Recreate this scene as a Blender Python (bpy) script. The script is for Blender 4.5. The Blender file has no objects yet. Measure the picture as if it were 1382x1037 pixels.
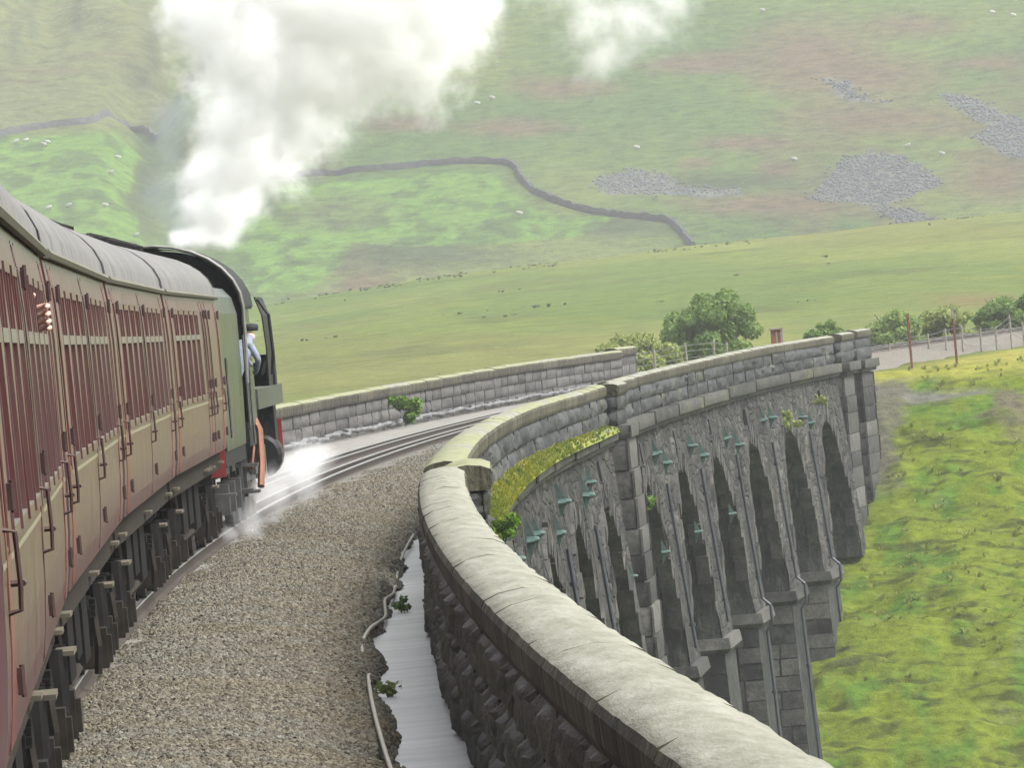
import bpy, bmesh, math, random
import numpy as np
from mathutils import Vector, Matrix, Euler
random.seed(7); rng = np.random.default_rng(7)
sc = bpy.context.scene
COL = sc.collection

# ------------------------------------------------------------------ camera
FPX, YAW, PITCH, ROLL, CAMH, CAMX, RAD = 10811.5, 0.0671743, 0.00802618, 0.08488647, 2.7933, 1.5276, 1645.22
_fw = np.array([math.sin(YAW)*math.cos(PITCH), math.cos(YAW)*math.cos(PITCH), -math.sin(PITCH)])
_rt = np.array([math.cos(YAW), -math.sin(YAW), 0.0]); _up = np.cross(_rt, _fw)
_rc = _rt*math.cos(ROLL) - _up*math.sin(ROLL); _uc = _rt*math.sin(ROLL) + _up*math.cos(ROLL)
cam = bpy.data.cameras.new('camera'); camo = bpy.data.objects.new('camera', cam); COL.objects.link(camo)
camo.matrix_world = Matrix(((_rc[0], _uc[0], -_fw[0], CAMX), (_rc[1], _uc[1], -_fw[1], 0), (_rc[2], _uc[2], -_fw[2], CAMH), (0, 0, 0, 1)))
cam.sensor_width = 36; cam.lens = FPX/1382*36; cam.clip_start = 0.5; cam.clip_end = 9000
sc.camera = camo
# ------------------------------------------------------------------ sky, sun, exposure
SUN_EL, SUN_AZ = math.radians(54), math.radians(112)      # azimuth measured from +Y towards +X
w = bpy.data.worlds.new('World'); sc.world = w; w.use_nodes = True
nt = w.node_tree; nt.nodes.clear()
sky = nt.nodes.new('ShaderNodeTexSky'); sky.sky_type = 'NISHITA'; sky.sun_disc = False
sky.sun_elevation = SUN_EL; sky.sun_rotation = SUN_AZ; sky.dust_density = 6; sky.air_density = 1.2; sky.ozone_density = 1.0
hs = nt.nodes.new('ShaderNodeHueSaturation'); hs.inputs['Saturation'].default_value = 0.2
bg = nt.nodes.new('ShaderNodeBackground'); bg.inputs['Strength'].default_value = 0.15
wo = nt.nodes.new('ShaderNodeOutputWorld')
nt.links.new(sky.outputs[0], hs.inputs['Color']); nt.links.new(hs.outputs[0], bg.inputs[0]); nt.links.new(bg.outputs[0], wo.inputs[0])
sun = bpy.data.lights.new('sun', 'SUN'); sun.energy = 1.5; sun.angle = math.radians(25); sun.color = (1, .985, .96)
suno = bpy.data.objects.new('sun', sun); COL.objects.link(suno)
_sd = Vector((math.sin(SUN_AZ)*math.cos(SUN_EL), math.cos(SUN_AZ)*math.cos(SUN_EL), math.sin(SUN_EL)))
suno.rotation_euler = _sd.to_track_quat('Z', 'Y').to_euler()
vs = sc.view_settings; vs.view_transform = 'Standard'; vs.look = 'None'; vs.exposure = 1.3; vs.gamma = 1; vs.use_curve_mapping = False
sc.cycles.use_denoising = True
sc.cycles.max_bounces = 16; sc.cycles.volume_bounces = 16; sc.cycles.volume_step_rate = 0.4; sc.cycles.volume_max_steps = 256
sc.cycles.caustics_reflective = False; sc.cycles.caustics_refractive = False

# ------------------------------------------------------------------ geometry helpers
def ray(px, py):
    """view direction of a spot seen in the photograph (1382 x 1037)"""
    d = _fw + _rc*((px-691)/FPX) + _uc*((518.5-py)/FPX)
    return d
def at(px, py, D):
    d = ray(px, py); t = D/math.hypot(d[0], d[1])
    return np.array([CAMX, 0, CAMH]) + d*t
def project(P):
    Q = P - np.array([CAMX, 0, CAMH]); z = Q@_fw
    return 691 + FPX*(Q@_rc)/z, 518.5 - FPX*(Q@_uc)/z
def W(s, o, z=0.0):
    """along-track distance, offset to the right of the track centre, height above rail"""
    p = s/RAD
    return np.array([RAD-(RAD-o)*math.cos(p), (RAD-o)*math.sin(p), z])
def WA(s, o, z):
    s, o, z = np.broadcast_arrays(np.asarray(s, float), np.asarray(o, float), np.asarray(z, float)); p = s/RAD
    return np.stack([RAD-(RAD-o)*np.cos(p), (RAD-o)*np.sin(p), z], -1)
def heading(s): return -s/RAD           # rotation about z of something standing at s
def SO(X, Y):
    dx = RAD-X; return RAD*np.arctan2(Y, dx), RAD-np.hypot(dx, Y)
def dz(s): return np.interp(s, [110, 172, 200, 235, 262, 294, 340], [0, -.05, -.12, -.05, 0, .09, .09])

_perm = rng.random((256, 256))
def vnoise(x, y):
    x = np.asarray(x, float); y = np.asarray(y, float)
    xi = np.floor(x).astype(int); yi = np.floor(y).astype(int); fx = x-xi; fy = y-yi
    fx = fx*fx*(3-2*fx); fy = fy*fy*(3-2*fy)
    a = _perm[xi % 256, yi % 256]; b = _perm[(xi+1) % 256, yi % 256]; c = _perm[xi % 256, (yi+1) % 256]; d = _perm[(xi+1) % 256, (yi+1) % 256]
    return (a*(1-fx)+b*fx)*(1-fy)+(c*(1-fx)+d*fx)*fy
def fbm(x, y, n=4):
    r = 0; a = .5
    for i in range(n):
        r = r + a*vnoise(x*2**i+17.3*i, y*2**i+9.1*i); a *= .5
    return r/(1-.5**n)
def sstep(a, b, x):
    t = np.clip((x-a)/(b-a), 0, 1); return t*t*(3-2*t)

class MB:
    """collects faces; build() links them as one mesh object"""
    def __init__(s): s.v = []; s.f = []; s.m = []
    def quadgrid(s, G, m=0, flip=False):
        """G: (a,b,3) array of points"""
        G = np.asarray(G); a, b = G.shape[:2]; k = len(s.v); s.v.extend(map(tuple, G.reshape(-1, 3)))
        for i in range(a-1):
            for j in range(b-1):
                q = (k+i*b+j, k+i*b+j+1, k+(i+1)*b+j+1, k+(i+1)*b+j)
                s.f.append(q[::-1] if flip else q); s.m.append(m)
    def poly(s, pts, m=0):
        k = len(s.v); s.v.extend(tuple(p) for p in pts); s.f.append(tuple(range(k, k+len(pts)))); s.m.append(m)
    def box(s, x0, x1, y0, y1, z0, z1, m=0, M=None):
        P = [(x, y, z) for z in (z0, z1) for y in (y0, y1) for x in (x0, x1)]
        if M is not None: P = [tuple(M @ Vector(p)) for p in P]
        k = len(s.v); s.v.extend(P)
        for q in ((0, 2, 3, 1), (4, 5, 7, 6), (0, 1, 5, 4), (2, 6, 7, 3), (0, 4, 6, 2), (1, 3, 7, 5)):
            s.f.append(tuple(k+i for i in q)); s.m.append(m)
    def hexa(s, P, m=0):
        """8 points: 4 bottom (ccw) then 4 top"""
        k = len(s.v); s.v.extend(tuple(p) for p in P)
        for q in ((3, 2, 1, 0), (4, 5, 6, 7), (0, 1, 5, 4), (1, 2, 6, 5), (2, 3, 7, 6), (3, 0, 4, 7)):
            s.f.append(tuple(k+i for i in q)); s.m.append(m)
    def tube(s, pts, r, n=8, m=0, caps=True):
        pts = [Vector(p) for p in pts]; N = len(pts); k = len(s.v)
        rr = r if hasattr(r, '__len__') else [r]*N
        up = None
        for i, p in enumerate(pts):
            t = (pts[min(i+1, N-1)]-pts[max(i-1, 0)]).normalized()
            if up is None: up = Vector((0, 0, 1)) if abs(t.z) < .9 else Vector((1, 0, 0))
            a = t.cross(up).normalized(); b = a.cross(t).normalized(); up = b
            for j in range(n):
                th = 2*math.pi*j/n; q = p + (a*math.cos(th)+b*math.sin(th))*rr[i]; s.v.append(tuple(q))
        for i in range(N-1):
            for j in range(n):
                s.f.append((k+i*n+j, k+i*n+(j+1) % n, k+(i+1)*n+(j+1) % n, k+(i+1)*n+j)); s.m.append(m)
        if caps:
            s.f.append(tuple(k+j for j in range(n))[::-1]); s.m.append(m)
            s.f.append(tuple(k+(N-1)*n+j for j in range(n))); s.m.append(m)
    def lathe(s, prof, c, axis='x', n=20, m=0):
        """prof: list of (along, radius) about an axis through c"""
        k = len(s.v); N = len(prof); c = Vector(c)
        for (a, r) in prof:
            for j in range(n):
                th = 2*math.pi*j/n; u, v = r*math.cos(th), r*math.sin(th)
                q = {'x': (a, u, v), 'y': (u, a, v), 'z': (u, v, a)}[axis]; s.v.append(tuple(c+Vector(q)))
        for i in range(N-1):
            for j in range(n):
                s.f.append((k+i*n+j, k+i*n+(j+1) % n, k+(i+1)*n+(j+1) % n, k+(i+1)*n+j)); s.m.append(m)
        s.f.append(tuple(k+j for j in range(n))); s.m.append(m); s.f.append(tuple(k+(N-1)*n+j for j in range(n))[::-1]); s.m.append(m)
    def mesh(s, name, mats=(), smooth=False):
        me = bpy.data.meshes.new(name); me.from_pydata(s.v, [], s.f)
        for mm in (mats if isinstance(mats, (list, tuple)) else [mats]): me.materials.append(mm)
        if len(me.materials) > 1: me.polygons.foreach_set('material_index', s.m)
        if smooth: me.polygons.foreach_set('use_smooth', [True]*len(me.polygons))
        me.validate(); me.update(); return me
    def build(s, name, mats=(), parent=None, smooth=False, fixn=True):
        me = s.mesh(name, mats, smooth)
        if fixn:
            bm = bmesh.new(); bm.from_mesh(me); bmesh.ops.remove_doubles(bm, verts=bm.verts, dist=1e-5)
            bmesh.ops.recalc_face_normals(bm, faces=bm.faces); bm.to_mesh(me); bm.free()
        return link(name, me, parent)
def link(name, me, parent=None, M=None):
    o = bpy.data.objects.new(name, me); COL.objects.link(o)
    if M is not None: o.matrix_world = M
    if parent is not None: o.parent = parent
    return o
def npmesh(name, V, F, mats=(), smooth=False):
    """V (n,3), F (m,k) numpy"""
    me = bpy.data.meshes.new(name); n, k = F.shape
    me.vertices.add(len(V)); me.vertices.foreach_set('co', np.asarray(V, np.float32).ravel())
    me.loops.add(n*k); me.loops.foreach_set('vertex_index', F.astype(np.int32).ravel())
    me.polygons.add(n); me.polygons.foreach_set('loop_start', np.arange(0, n*k, k, dtype=np.int32))
    try: me.polygons.foreach_set('loop_total', np.full(n, k, np.int32))
    except Exception: pass
    if smooth: me.polygons.foreach_set('use_smooth', np.ones(n, bool))
    for mm in (mats if isinstance(mats, (list, tuple)) else [mats]): me.materials.append(mm)
    me.update(calc_edges=True); me.validate(); return me
def gridfaces(a, b):
    i = np.arange(a-1)[:, None]*b + np.arange(b-1)[None]; i = i.ravel()
    return np.stack([i, i+1, i+b+1, i+b], 1)
def empty(name, loc=(0, 0, 0), rz=0.0):
    o = bpy.data.objects.new(name, None); COL.objects.link(o); o.location = loc; o.rotation_euler = (0, 0, rz); o.empty_display_size = .3; return o
def tag(o, label=None, cat=None, group=None, kind=None):
    if label: o['label'] = label
    if cat: o['category'] = cat
    if group: o['group'] = group
    if kind: o['kind'] = kind
    return o

# ------------------------------------------------------------------ materials
ALB = .60            # one scale for all base colours, paired with the exposure above
def sc_(c): return tuple(x*ALB for x in c)
def nodes(name):
    m = bpy.data.materials.new(name); m.use_nodes = True; t = m.node_tree; t.nodes.clear()
    out = t.nodes.new('ShaderNodeOutputMaterial'); b = t.nodes.new('ShaderNodeBsdfPrincipled'); t.links.new(b.outputs[0], out.inputs[0])
    return m, t, b, out
def N(t, kind, **kw):
    n = t.nodes.new(kind)
    for k, v in kw.items():
        if k in n.inputs: n.inputs[k].default_value = v
        else: setattr(n, k, v)
    return n
def ramp(t, fac, stops):
    r = t.nodes.new('ShaderNodeValToRGB'); e = r.color_ramp.elements
    while len(e) < len(stops): e.new(.5)
    for i, (p, c) in enumerate(stops): e[i].position = p; e[i].color = (*c, 1) if len(c) == 3 else c
    t.links.new(fac, r.inputs[0]); return r.outputs[0]
def mix(t, fac, a, b, mode='MIX'):
    m = t.nodes.new('ShaderNodeMix'); m.data_type = 'RGBA'; m.blend_type = mode
    for s, v in ((m.inputs[0], fac), (m.inputs[6], a), (m.inputs[7], b)):
        if hasattr(v, 'links'): t.links.new(v, s)
        elif isinstance(v, (int, float)): s.default_value = v
        else: s.default_value = (*v, 1)
    return m.outputs[2]
def math_(t, op, a, b=0.0, clamp=False):
    m = t.nodes.new('ShaderNodeMath'); m.operation = op; m.use_clamp = clamp
    for s, v in ((m.inputs[0], a), (m.inputs[1], b)):
        if hasattr(v, 'links'): t.links.new(v, s)
        else: s.default_value = v
    return m.outputs[0]
def noise(t, vec, scale, detail=5, rough=.6, stretch=None):
    if stretch:
        mp = t.nodes.new('ShaderNodeMapping'); mp.inputs['Scale'].default_value = stretch; t.links.new(vec, mp.inputs[0]); vec = mp.outputs[0]
    n = N(t, 'ShaderNodeTexNoise', Scale=scale, Detail=detail, Roughness=rough); t.links.new(vec, n.inputs['Vector']); return n.outputs['Fac']
def bump(t, b, h, strength, dist=.02):
    n = N(t, 'ShaderNodeBump', Strength=strength, Distance=dist); t.links.new(h, n.inputs['Height']); t.links.new(n.outputs[0], b.inputs['Normal'])
def simple(name, col, rough=.6, metal=0.0, var=.25, scale=6, bumpd=0.0, coat=0.0, coord='obj', stretch=None, spec=None):
    m, t, b, out = nodes(name)
    g = N(t, 'ShaderNodeTexCoord'); v = g.outputs['Object'] if coord == 'obj' else N(t, 'ShaderNodeNewGeometry').outputs['Position']
    n = noise(t, v, scale, stretch=stretch)
    col = sc_(col); lo = tuple(c*(1-var) for c in col); hi = tuple(min(1, c*(1+var)) for c in col)
    t.links.new(ramp(t, n, [(.3, lo), (.7, hi)]), b.inputs['Base Color'])
    b.inputs['Roughness'].default_value = rough; b.inputs['Metallic'].default_value = metal
    if spec is not None: b.inputs['Specular IOR Level'].default_value = spec
    if coat: b.inputs['Coat Weight'].default_value = coat; b.inputs['Coat Roughness'].default_value = .15
    if bumpd: bump(t, b, n, .8, bumpd)
    return m
def stone_mat(name, dark, mid, light, lichen=None, lich=(.5, .7), scale=1.0, streak=False, rough=.9, bd=.03, top=None, ystr=.22, tone=.22, cells=0.0, cellstr=None):
    """weathered masonry: per-stone tone, blotches, optional lichen and moss growing on upward faces"""
    dark, mid, light = sc_(dark), sc_(mid), sc_(light); lichen = lichen and sc_(lichen); top = top and [sc_(q) for q in top]
    m, t, b, out = nodes(name)
    pos = N(t, 'ShaderNodeNewGeometry'); mp = t.nodes.new('ShaderNodeMapping'); mp.inputs['Scale'].default_value = (1, ystr, 1); t.links.new(pos.outputs['Position'], mp.inputs[0]); P = mp.outputs[0]
    n1 = noise(t, P, 2.2*scale, 6, .65); n2 = noise(t, P, 9*scale, 5, .7)
    oi = N(t, 'ShaderNodeObjectInfo').outputs['Random']
    f = math_(t, 'ADD', math_(t, 'MULTIPLY', n1, .75), math_(t, 'MULTIPLY', math_(t, 'SUBTRACT', oi, .5), tone))
    c = ramp(t, f, [(.18, dark), (.38, mid), (.62, light)])
    c = mix(t, math_(t, 'MULTIPLY', math_(t, 'SUBTRACT', n2, .42, True), 2.2, True), c, dark)
    hcell = None
    if cells:
        cp = t.nodes.new('ShaderNodeMapping'); cp.inputs['Scale'].default_value = cellstr or (1, ystr, 1); t.links.new(pos.outputs['Position'], cp.inputs[0])
        ad = t.nodes.new('ShaderNodeVectorMath'); ad.operation = 'ADD'; wn = N(t, 'ShaderNodeTexNoise', Scale=1.5); t.links.new(cp.outputs[0], wn.inputs['Vector']); t.links.new(cp.outputs[0], ad.inputs[0]); t.links.new(wn.outputs['Color'], ad.inputs[1])
        v1 = N(t, 'ShaderNodeTexVoronoi', Scale=cells); v1.feature = 'DISTANCE_TO_EDGE'; v2 = N(t, 'ShaderNodeTexVoronoi', Scale=cells)
        for q in (v1, v2): t.links.new(ad.outputs[0], q.inputs['Vector'])
        sc3_ = N(t, 'ShaderNodeSeparateXYZ'); t.links.new(v2.outputs['Color'], sc3_.inputs[0])
        c = mix(t, .75, c, mix(t, 1.0, c, ramp(t, sc3_.outputs[0], [(0, (.45, .46, .46)), (.5, (.95, .93, .9)), (1, (1.6, 1.55, 1.45))]), 'MULTIPLY'))
        hcell = ramp(t, v1.outputs['Distance'], [(0, (0, 0, 0)), (.12, (.8, .8, .8)), (.4, (1, 1, 1))])
        c = mix(t, 1.0, c, ramp(t, v1.outputs['Distance'], [(.0, (.55, .55, .55)), (.05, (1, 1, 1))]), 'MULTIPLY')
    if streak:
        n3 = noise(t, pos.outputs['Position'], 4.2*scale, 6, .72, stretch=(1, ystr, .09))
        c = mix(t, ramp(t, n3, [(.48, (0, 0, 0)), (.60, (.8, .8, .8))]), c, dark)
        n4 = noise(t, pos.outputs['Position'], 5.0*scale, 5, .75, stretch=(1.3, ystr, .16))
        c = mix(t, ramp(t, n4, [(.54, (0, 0, 0)), (.66, (.75, .75, .75))]), c, tuple(x*1.25 for x in light))
    if lichen:
        n5 = noise(t, P, 1.3*scale, 5, .7)
        c = mix(t, ramp(t, n5, [(lich[0], (0, 0, 0)), (lich[1], (1, 1, 1))]), c, lichen)
    if top:
        sx = N(t, 'ShaderNodeSeparateXYZ'); t.links.new(pos.outputs['Normal'], sx.inputs[0])
        k = math_(t, 'ADD', sx.outputs[2], math_(t, 'MULTIPLY', math_(t, 'SUBTRACT', n1, .5), .9))
        n6 = noise(t, P, 4*scale, 6, .75); n7 = noise(t, P, 30*scale, 3, .7)
        tc = ramp(t, n6, [(.3, top[0]), (.5, top[1]), (.68, top[2])])
        tc = mix(t, math_(t, 'MULTIPLY', math_(t, 'SUBTRACT', n7, .55, True), 2.0, True), tc, tuple(x*.45 for x in top[0]))
        c = mix(t, ramp(t, k, [(.35, (0, 0, 0)), (.62, (1, 1, 1))]), c, tc)
    t.links.new(c, b.inputs['Base Color']); b.inputs['Roughness'].default_value = rough
    b.inputs['Specular IOR Level'].default_value = .3
    hh = math_(t, 'ADD', n1, math_(t, 'MULTIPLY', n2, .5))
    if hcell is not None: hh = math_(t, 'ADD', hh, hcell)
    bump(t, b, hh, .9, bd)
    return m
# ================================================================== the land
_raz = [-.6, 0, .0385, .0478, .0599, .0692, .0785, .0907, .0972, .1064, .1157, .1326, .3, .8]
_re = [.002, .003, .00449, .00527, .00619, .00651, .00665, .00728, .00738, .00750, .00783, .00796, .009, .009]
def polar(X, Y): return np.hypot(X-CAMX, Y), np.arctan2(X-CAMX, Y)
def z_land(X, Y):
    s, o = SO(X, Y); D, az = polar(X, Y)
    val = np.interp(s, [0, 250, 278, 292, 306, 320, 330, 338, 345, 349], [-24, -24, -20, -15.2, -10.2, -8.4, -6.5, -3.9, -1.6, -.85])
    wob = (fbm(X*.05, Y*.05)-.5)*2.0*sstep(330, 250, s) + (fbm(X*.25, Y*.25)-.5)*.5
    zr = CAMH + np.interp(az, _raz, _re)*900
    t = np.clip((D-420)/480, 0, 2)
    slope = -.9 + (zr+.9)*(t*.85+.15*t*t) + (fbm(X*.012, Y*.012)-.5)*.8*sstep(0, .3, t)*sstep(1.05, .75, t) + (fbm(X*.12, Y*.12)-.5)*.35
    past = sstep(905, 1080, D); slope = np.where(D > 900, zr*(1-past)-14*past, slope)
    k = sstep(370, 450, D)*sstep(-200, 100, Y) + 0.0
    z = (val+wob)*(1-k) + slope*k
    emb = sstep(3.1, 2.5, np.abs(o-.0))*sstep(332, 340, s)
    z = z*(1-emb) + np.minimum(z, -1.1)*emb
    dip = sstep(4.2, 6.5, o)*sstep(15.2, 13.5, o)*sstep(280, 283, s)*sstep(352.5, 350, s)      # the fine embankment sheet lies here
    return z - dip*.7
# gills and gullies cut into the fell, as (pixel column, pixel row) chains of the view
_gills = [([(214, 330), (208, 250), (206, 190), (214, 130), (236, 70), (250, 0), (258, -60)], 6.0, 5.5),
          ([(212, 170), (190, 120), (178, 80)], 3, 2.2), ([(214, 185), (180, 160), (150, 165)], 2.5, 1.2),
          ([(0, 62), (40, 55), (60, 30), (75, -20)], 4, 3.0), ([(236, 80), (200, 30), (190, -20)], 3, 1.6), ([(0, 20), (30, 8), (40, -30)], 3, 2), ([(110, 40), (100, 10), (112, -30)], 3.5, 1.6)]
def z_fell0(D, az):
    q = D-1150
    z = -8 + .168*q + .00003*q*q
    return z
def fell_at(px, py):
    d = ray(px, py); h = math.hypot(d[0], d[1]); az = math.atan2(d[0], d[1]); e = d[2]/h
    lo, hi = 1100., 2400.
    for _ in range(50):
        m = (lo+hi)/2
        if z_fell0(m, az) < CAMH + e*m: lo = m
        else: hi = m
    return CAMX+lo*math.sin(az), lo*math.cos(az)
def seg_dist(X, Y, pts):
    best = np.full(np.shape(X), 1e9)
    for (a, b) in zip(pts[:-1], pts[1:]):
        a = np.array(a); b = np.array(b); ab = b-a
        t = np.clip(((X-a[0])*ab[0]+(Y-a[1])*ab[1])/(ab@ab), 0, 1)
        best = np.minimum(best, np.hypot(X-a[0]-t*ab[0], Y-a[1]-t*ab[1]))
    return best
_gw = [([fell_at(*p) for p in g], wd, dp) for g, wd, dp in _gills]
def z_fell(X, Y):
    D, az = polar(X, Y); z = z_fell0(D, az)
    z = z + (fbm(X*.008+3, Y*.004)-.5)*9*sstep(1200, 1420, D)*.55 + (fbm(X*.05, Y*.03)-.5)*.9 + (fbm(X*.2, Y*.15)-.5)*.9
    wx = (fbm(X*.04+7, Y*.04)-.5)*9; wy = (fbm(X*.04+31, Y*.04+5)-.5)*9
    for pts, wd, dp in _gw:
        dd = seg_dist(X+wx, Y+wy, pts); z = z - 1.0*dp*np.exp(-(dd/wd)**2)
    return z
_DD = np.arange(1140, 2400, 1.0)
def fell_on(px, py):
    d = ray(px, py); h = math.hypot(d[0], d[1]); az = math.atan2(d[0], d[1]); e = d[2]/h
    X = CAMX+_DD*math.sin(az); Y = _DD*math.cos(az); k = np.argmax(z_fell(X, Y) > CAMH+e*_DD); return X[k], Y[k]
def inpoly(x, y, P):
    r = np.zeros(np.shape(x), bool); n = len(P)
    for i in range(n):
        (x0, y0), (x1, y1) = P[i], P[(i+1) % n]
        c = ((y0 > y) != (y1 > y)); 
        with np.errstate(divide='ignore', invalid='ignore'): r ^= c & (x < (x1-x0)*(y-y0)/(y1-y0+1e-12)+x0)
    return r
def setcol(me, name, C):
    a = me.color_attributes.new(name, 'FLOAT_COLOR', 'POINT'); C4 = np.ones((len(me.vertices), 4), np.float32); C4[:, :3] = np.asarray(C)*ALB
    a.data.foreach_set('color', C4.ravel())
def grass_mat(name, scale, bd, rough=.95, fine=8.0, contrast=.5):
    m, t, b, out = nodes(name)
    P = N(t, 'ShaderNodeNewGeometry').outputs['Position']
    a = N(t, 'ShaderNodeVertexColor', layer_name='veg').outputs[0]
    n1 = noise(t, P, scale, 8, .68); n2 = noise(t, P, scale*fine, 6, .7)
    k = ramp(t, n1, [(.28, (1-contrast,)*3), (.5, (.92, .92, .92)), (.72, (1+contrast*.6, 1+contrast*.6, 1+contrast*.35))])
    c = mix(t, 1.0, a, k, 'MULTIPLY')
    k2 = ramp(t, n2, [(.3, (.62, .66, .55)), (.65, (1.2, 1.2, 1.15))])
    c = mix(t, .8, c, mix(t, 1.0, c, k2, 'MULTIPLY'))
    t.links.new(c, b.inputs['Base Color']); b.inputs['Roughness'].default_value = rough; b.inputs['Specular IOR Level'].default_value = .04
    bump(t, b, math_(t, 'ADD', n1, math_(t, 'MULTIPLY', n2, .6)), 1.0, bd)
    return m
def fan(azs, Ds, zf):
    A, Dd = np.meshgrid(azs, Ds); X = CAMX+Dd*np.sin(A); Y = Dd*np.cos(A)
    return np.stack([X, Y, zf(X, Y)], -1)

# ---- moor and valley
azs = np.concatenate([np.linspace(-1.0, -.02, 24)[:-1], np.linspace(-.02, .16, 300), np.linspace(.16, 1.5, 26)[1:]])
Ds = np.concatenate([np.linspace(5, 280, 40), np.linspace(284, 470, 120), np.linspace(472, 920, 230), np.linspace(930, 1140, 16)])
G = fan(azs, Ds, z_land); V = G.reshape(-1, 3)
me = npmesh('ground', V, gridfaces(len(Ds), len(azs)), grass_mat('moor_grass', .5, .25, fine=7, contrast=.42), True)
X, Y = V[:, 0], V[:, 1]; D, az = polar(X, Y); pu, pv = project(V)
n = fbm(X*.018, Y*.010, 5)[:, None]; n2 = fbm(X*.11+4, Y*.05, 4)[:, None]; n3 = fbm(X*.03+40, Y*.006+3, 4)[:, None]
C = np.array([.18, .225, .06])*np.clip(1.7-2.4*n, 0, 1) + np.array([.265, .28, .095])*np.clip(2.4*n-.7, 0, 1)
C = C + np.clip((n2-.55)*6, 0, 1)*np.array([-.03, -.025, -.005])
C = np.where(n3 > .60, C*.5+np.array([.19, .19, .065])*.5, C)
C = np.where(n3 < .38, C*.75+np.array([.07, .16, .05])*.25, C)
rush = np.clip((fbm(X*.09+90, Y*.035, 5)-.62)*9, 0, 1)[:, None]*sstep(430, 500, D)[:, None]
C = C*(1-rush*.4) + np.array([.10, .115, .05])*rush*.4
dry = (sstep(348, 356, SO(X, Y)[0])*sstep(3.5, 6, SO(X, Y)[1])*sstep(500, 430, D))[:, None]; C = C*(1-dry) + np.array([.36, .34, .085])*dry
brn = np.clip(1-np.hypot((pu-1310)/90, (pv-405)/14), 0, 1)[:, None]; C = C*(1-brn)+np.array([.22, .17, .08])*brn
setcol(me, 'veg', C); tag(link('ground', me), kind='structure')

# ---- the fell behind
azs = np.concatenate([np.linspace(-.9, -.02, 30)[:-1], np.linspace(-.02, .16, 330), np.linspace(.16, 1.4, 40)[1:]])
Ds = np.concatenate([np.linspace(1090, 1800, 380), np.linspace(1810, 2500, 24)])
V = fan(azs, Ds, z_fell).reshape(-1, 3)
me = npmesh('fell_hillside', V, gridfaces(len(Ds), len(azs)), grass_mat('fell_grass', .3, .8, fine=5, contrast=.6), True)
X, Y = V[:, 0], V[:, 1]; D, az = polar(X, Y); pu, pv = project(V)
wu = pu+(fbm(X*.12, Y*.05)-.5)*26; wv = pv+(fbm(X*.12+50, Y*.05)-.5)*14
n = fbm(X*.03, Y*.012, 5)[:, None]; n2 = fbm(X*.02+11, Y*.006+5, 5)[:, None]; n3 = fbm(X*.14, Y*.06, 5)[:, None]
C = np.array([.085, .15, .045])*np.clip(1.6-2.2*n, 0, 1) + np.array([.165, .20, .065])*np.clip(2.2*n-.6, 0, 1)
def blob(c, f): 
    global C; C = C*(1-f[:, None]) + np.array(c)*f[:, None]
heath = np.clip((n2[:, 0]-.52)*7, 0, 1)*np.clip((n3[:, 0]-.3)*4, 0, 1)*(pu > 430)
blob((.15, .112, .07), heath*.9)
def ell(x, y, a, b): return np.clip(1.35-np.hypot((wu-x)/a, (wv-y)/b), 0, 1)**.7
for (x, y, a, b) in [(960, 82, 55, 14), (1090, 70, 90, 40), (1150, 105, 120, 30), (700, 172, 70, 12), (545, 165, 60, 12), (1052, 228, 26, 16), (1000, 192, 58, 10), (1330, 85, 50, 8), (760, 118, 70, 14), (1230, 35, 60, 14), (1190, 160, 130, 22), (930, 90, 60, 10), (940, 222, 24, 8), (420, 290, 60, 10), (1340, 245, 60, 26), (1030, 275, 110, 14), (570, 300, 40, 6)]:
    blob((.165, .115, .078), ell(x, y, a, b)*.9)
for (x, y, a, b) in [(985, 245, 120, 10), (830, 305, 70, 14), (560, 345, 120, 18), (190, 60, 22, 60), (196, 250, 22, 60), (40, 10, 10, 30), (180, 100, 18, 30), (215, 150, 20, 30)]:
    blob((.065, .085, .045), ell(x, y, a, b)*.85)  # dark growth; in the gullies the colour also carries their shading
blob((.175, .18, .085), sstep(260, 215, pu)*sstep(185, 165, pv)*.8)
for (x, y, a, b) in [(60, 95, 60, 4), (130, 75, 60, 3), (30, 110, 40, 3)]: blob((.16, .125, .075), ell(x, y, a, b)*.7)
for (x, y, a, b) in [(20, 50, 8, 22), (45, 40, 5, 16), (104, 25, 6, 22), (190, 105, 16, 22), (205, 60, 10, 30)]: blob((.085, .10, .06), ell(x, y, a, b)*.75)  # narrow gully strips: dark growth with gully shading put into the colour
field = inpoly(wu, wv, [(-200, 192), (60, 184), (150, 178), (186, 205), (176, 260), (192, 300), (196, 345), (-200, 345)]).astype(float)
field = np.maximum(field, inpoly(wu, wv, [(365, 247), (480, 245), (655, 231), (700, 268), (720, 285), (830, 297), (770, 320), (650, 330), (545, 336), (480, 330), (455, 360), (420, 392), (340, 395), (300, 330)]))
tus = np.clip((fbm(X*.30+9, Y*.10, 4)-.53)*12, 0, 1)
blob((.15, .265, .055), field*.95); blob((.075, .12, .04), field*tus*.8*(np.hypot((pu-470)/110, (pv-290)/40) > .2)); blob((.12, .125, .065), ell(450, 285, 80, 26)*.55)
for P in ([(1095, 268), (1140, 212), (1175, 205), (1225, 215), (1275, 248), (1250, 258), (1185, 275), (1110, 272)], [(1265, 128), (1310, 130), (1345, 150), (1420, 175), (1420, 218), (1370, 212), (1318, 188), (1335, 170)], [(800, 245), (850, 227), (890, 232), (920, 250), (1000, 255), (1000, 265), (900, 263), (820, 262)], [(1175, 278), (1230, 282), (1262, 300), (1215, 304)], [(1105, 106), (1150, 112), (1160, 130), (1215, 138), (1150, 135)]):
    blob((.17, .175, .175), inpoly(wu, wv, P).astype(float)*.85)
setcol(me, 'veg', C); tag(link('fell_hillside', me), kind='structure')

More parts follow.
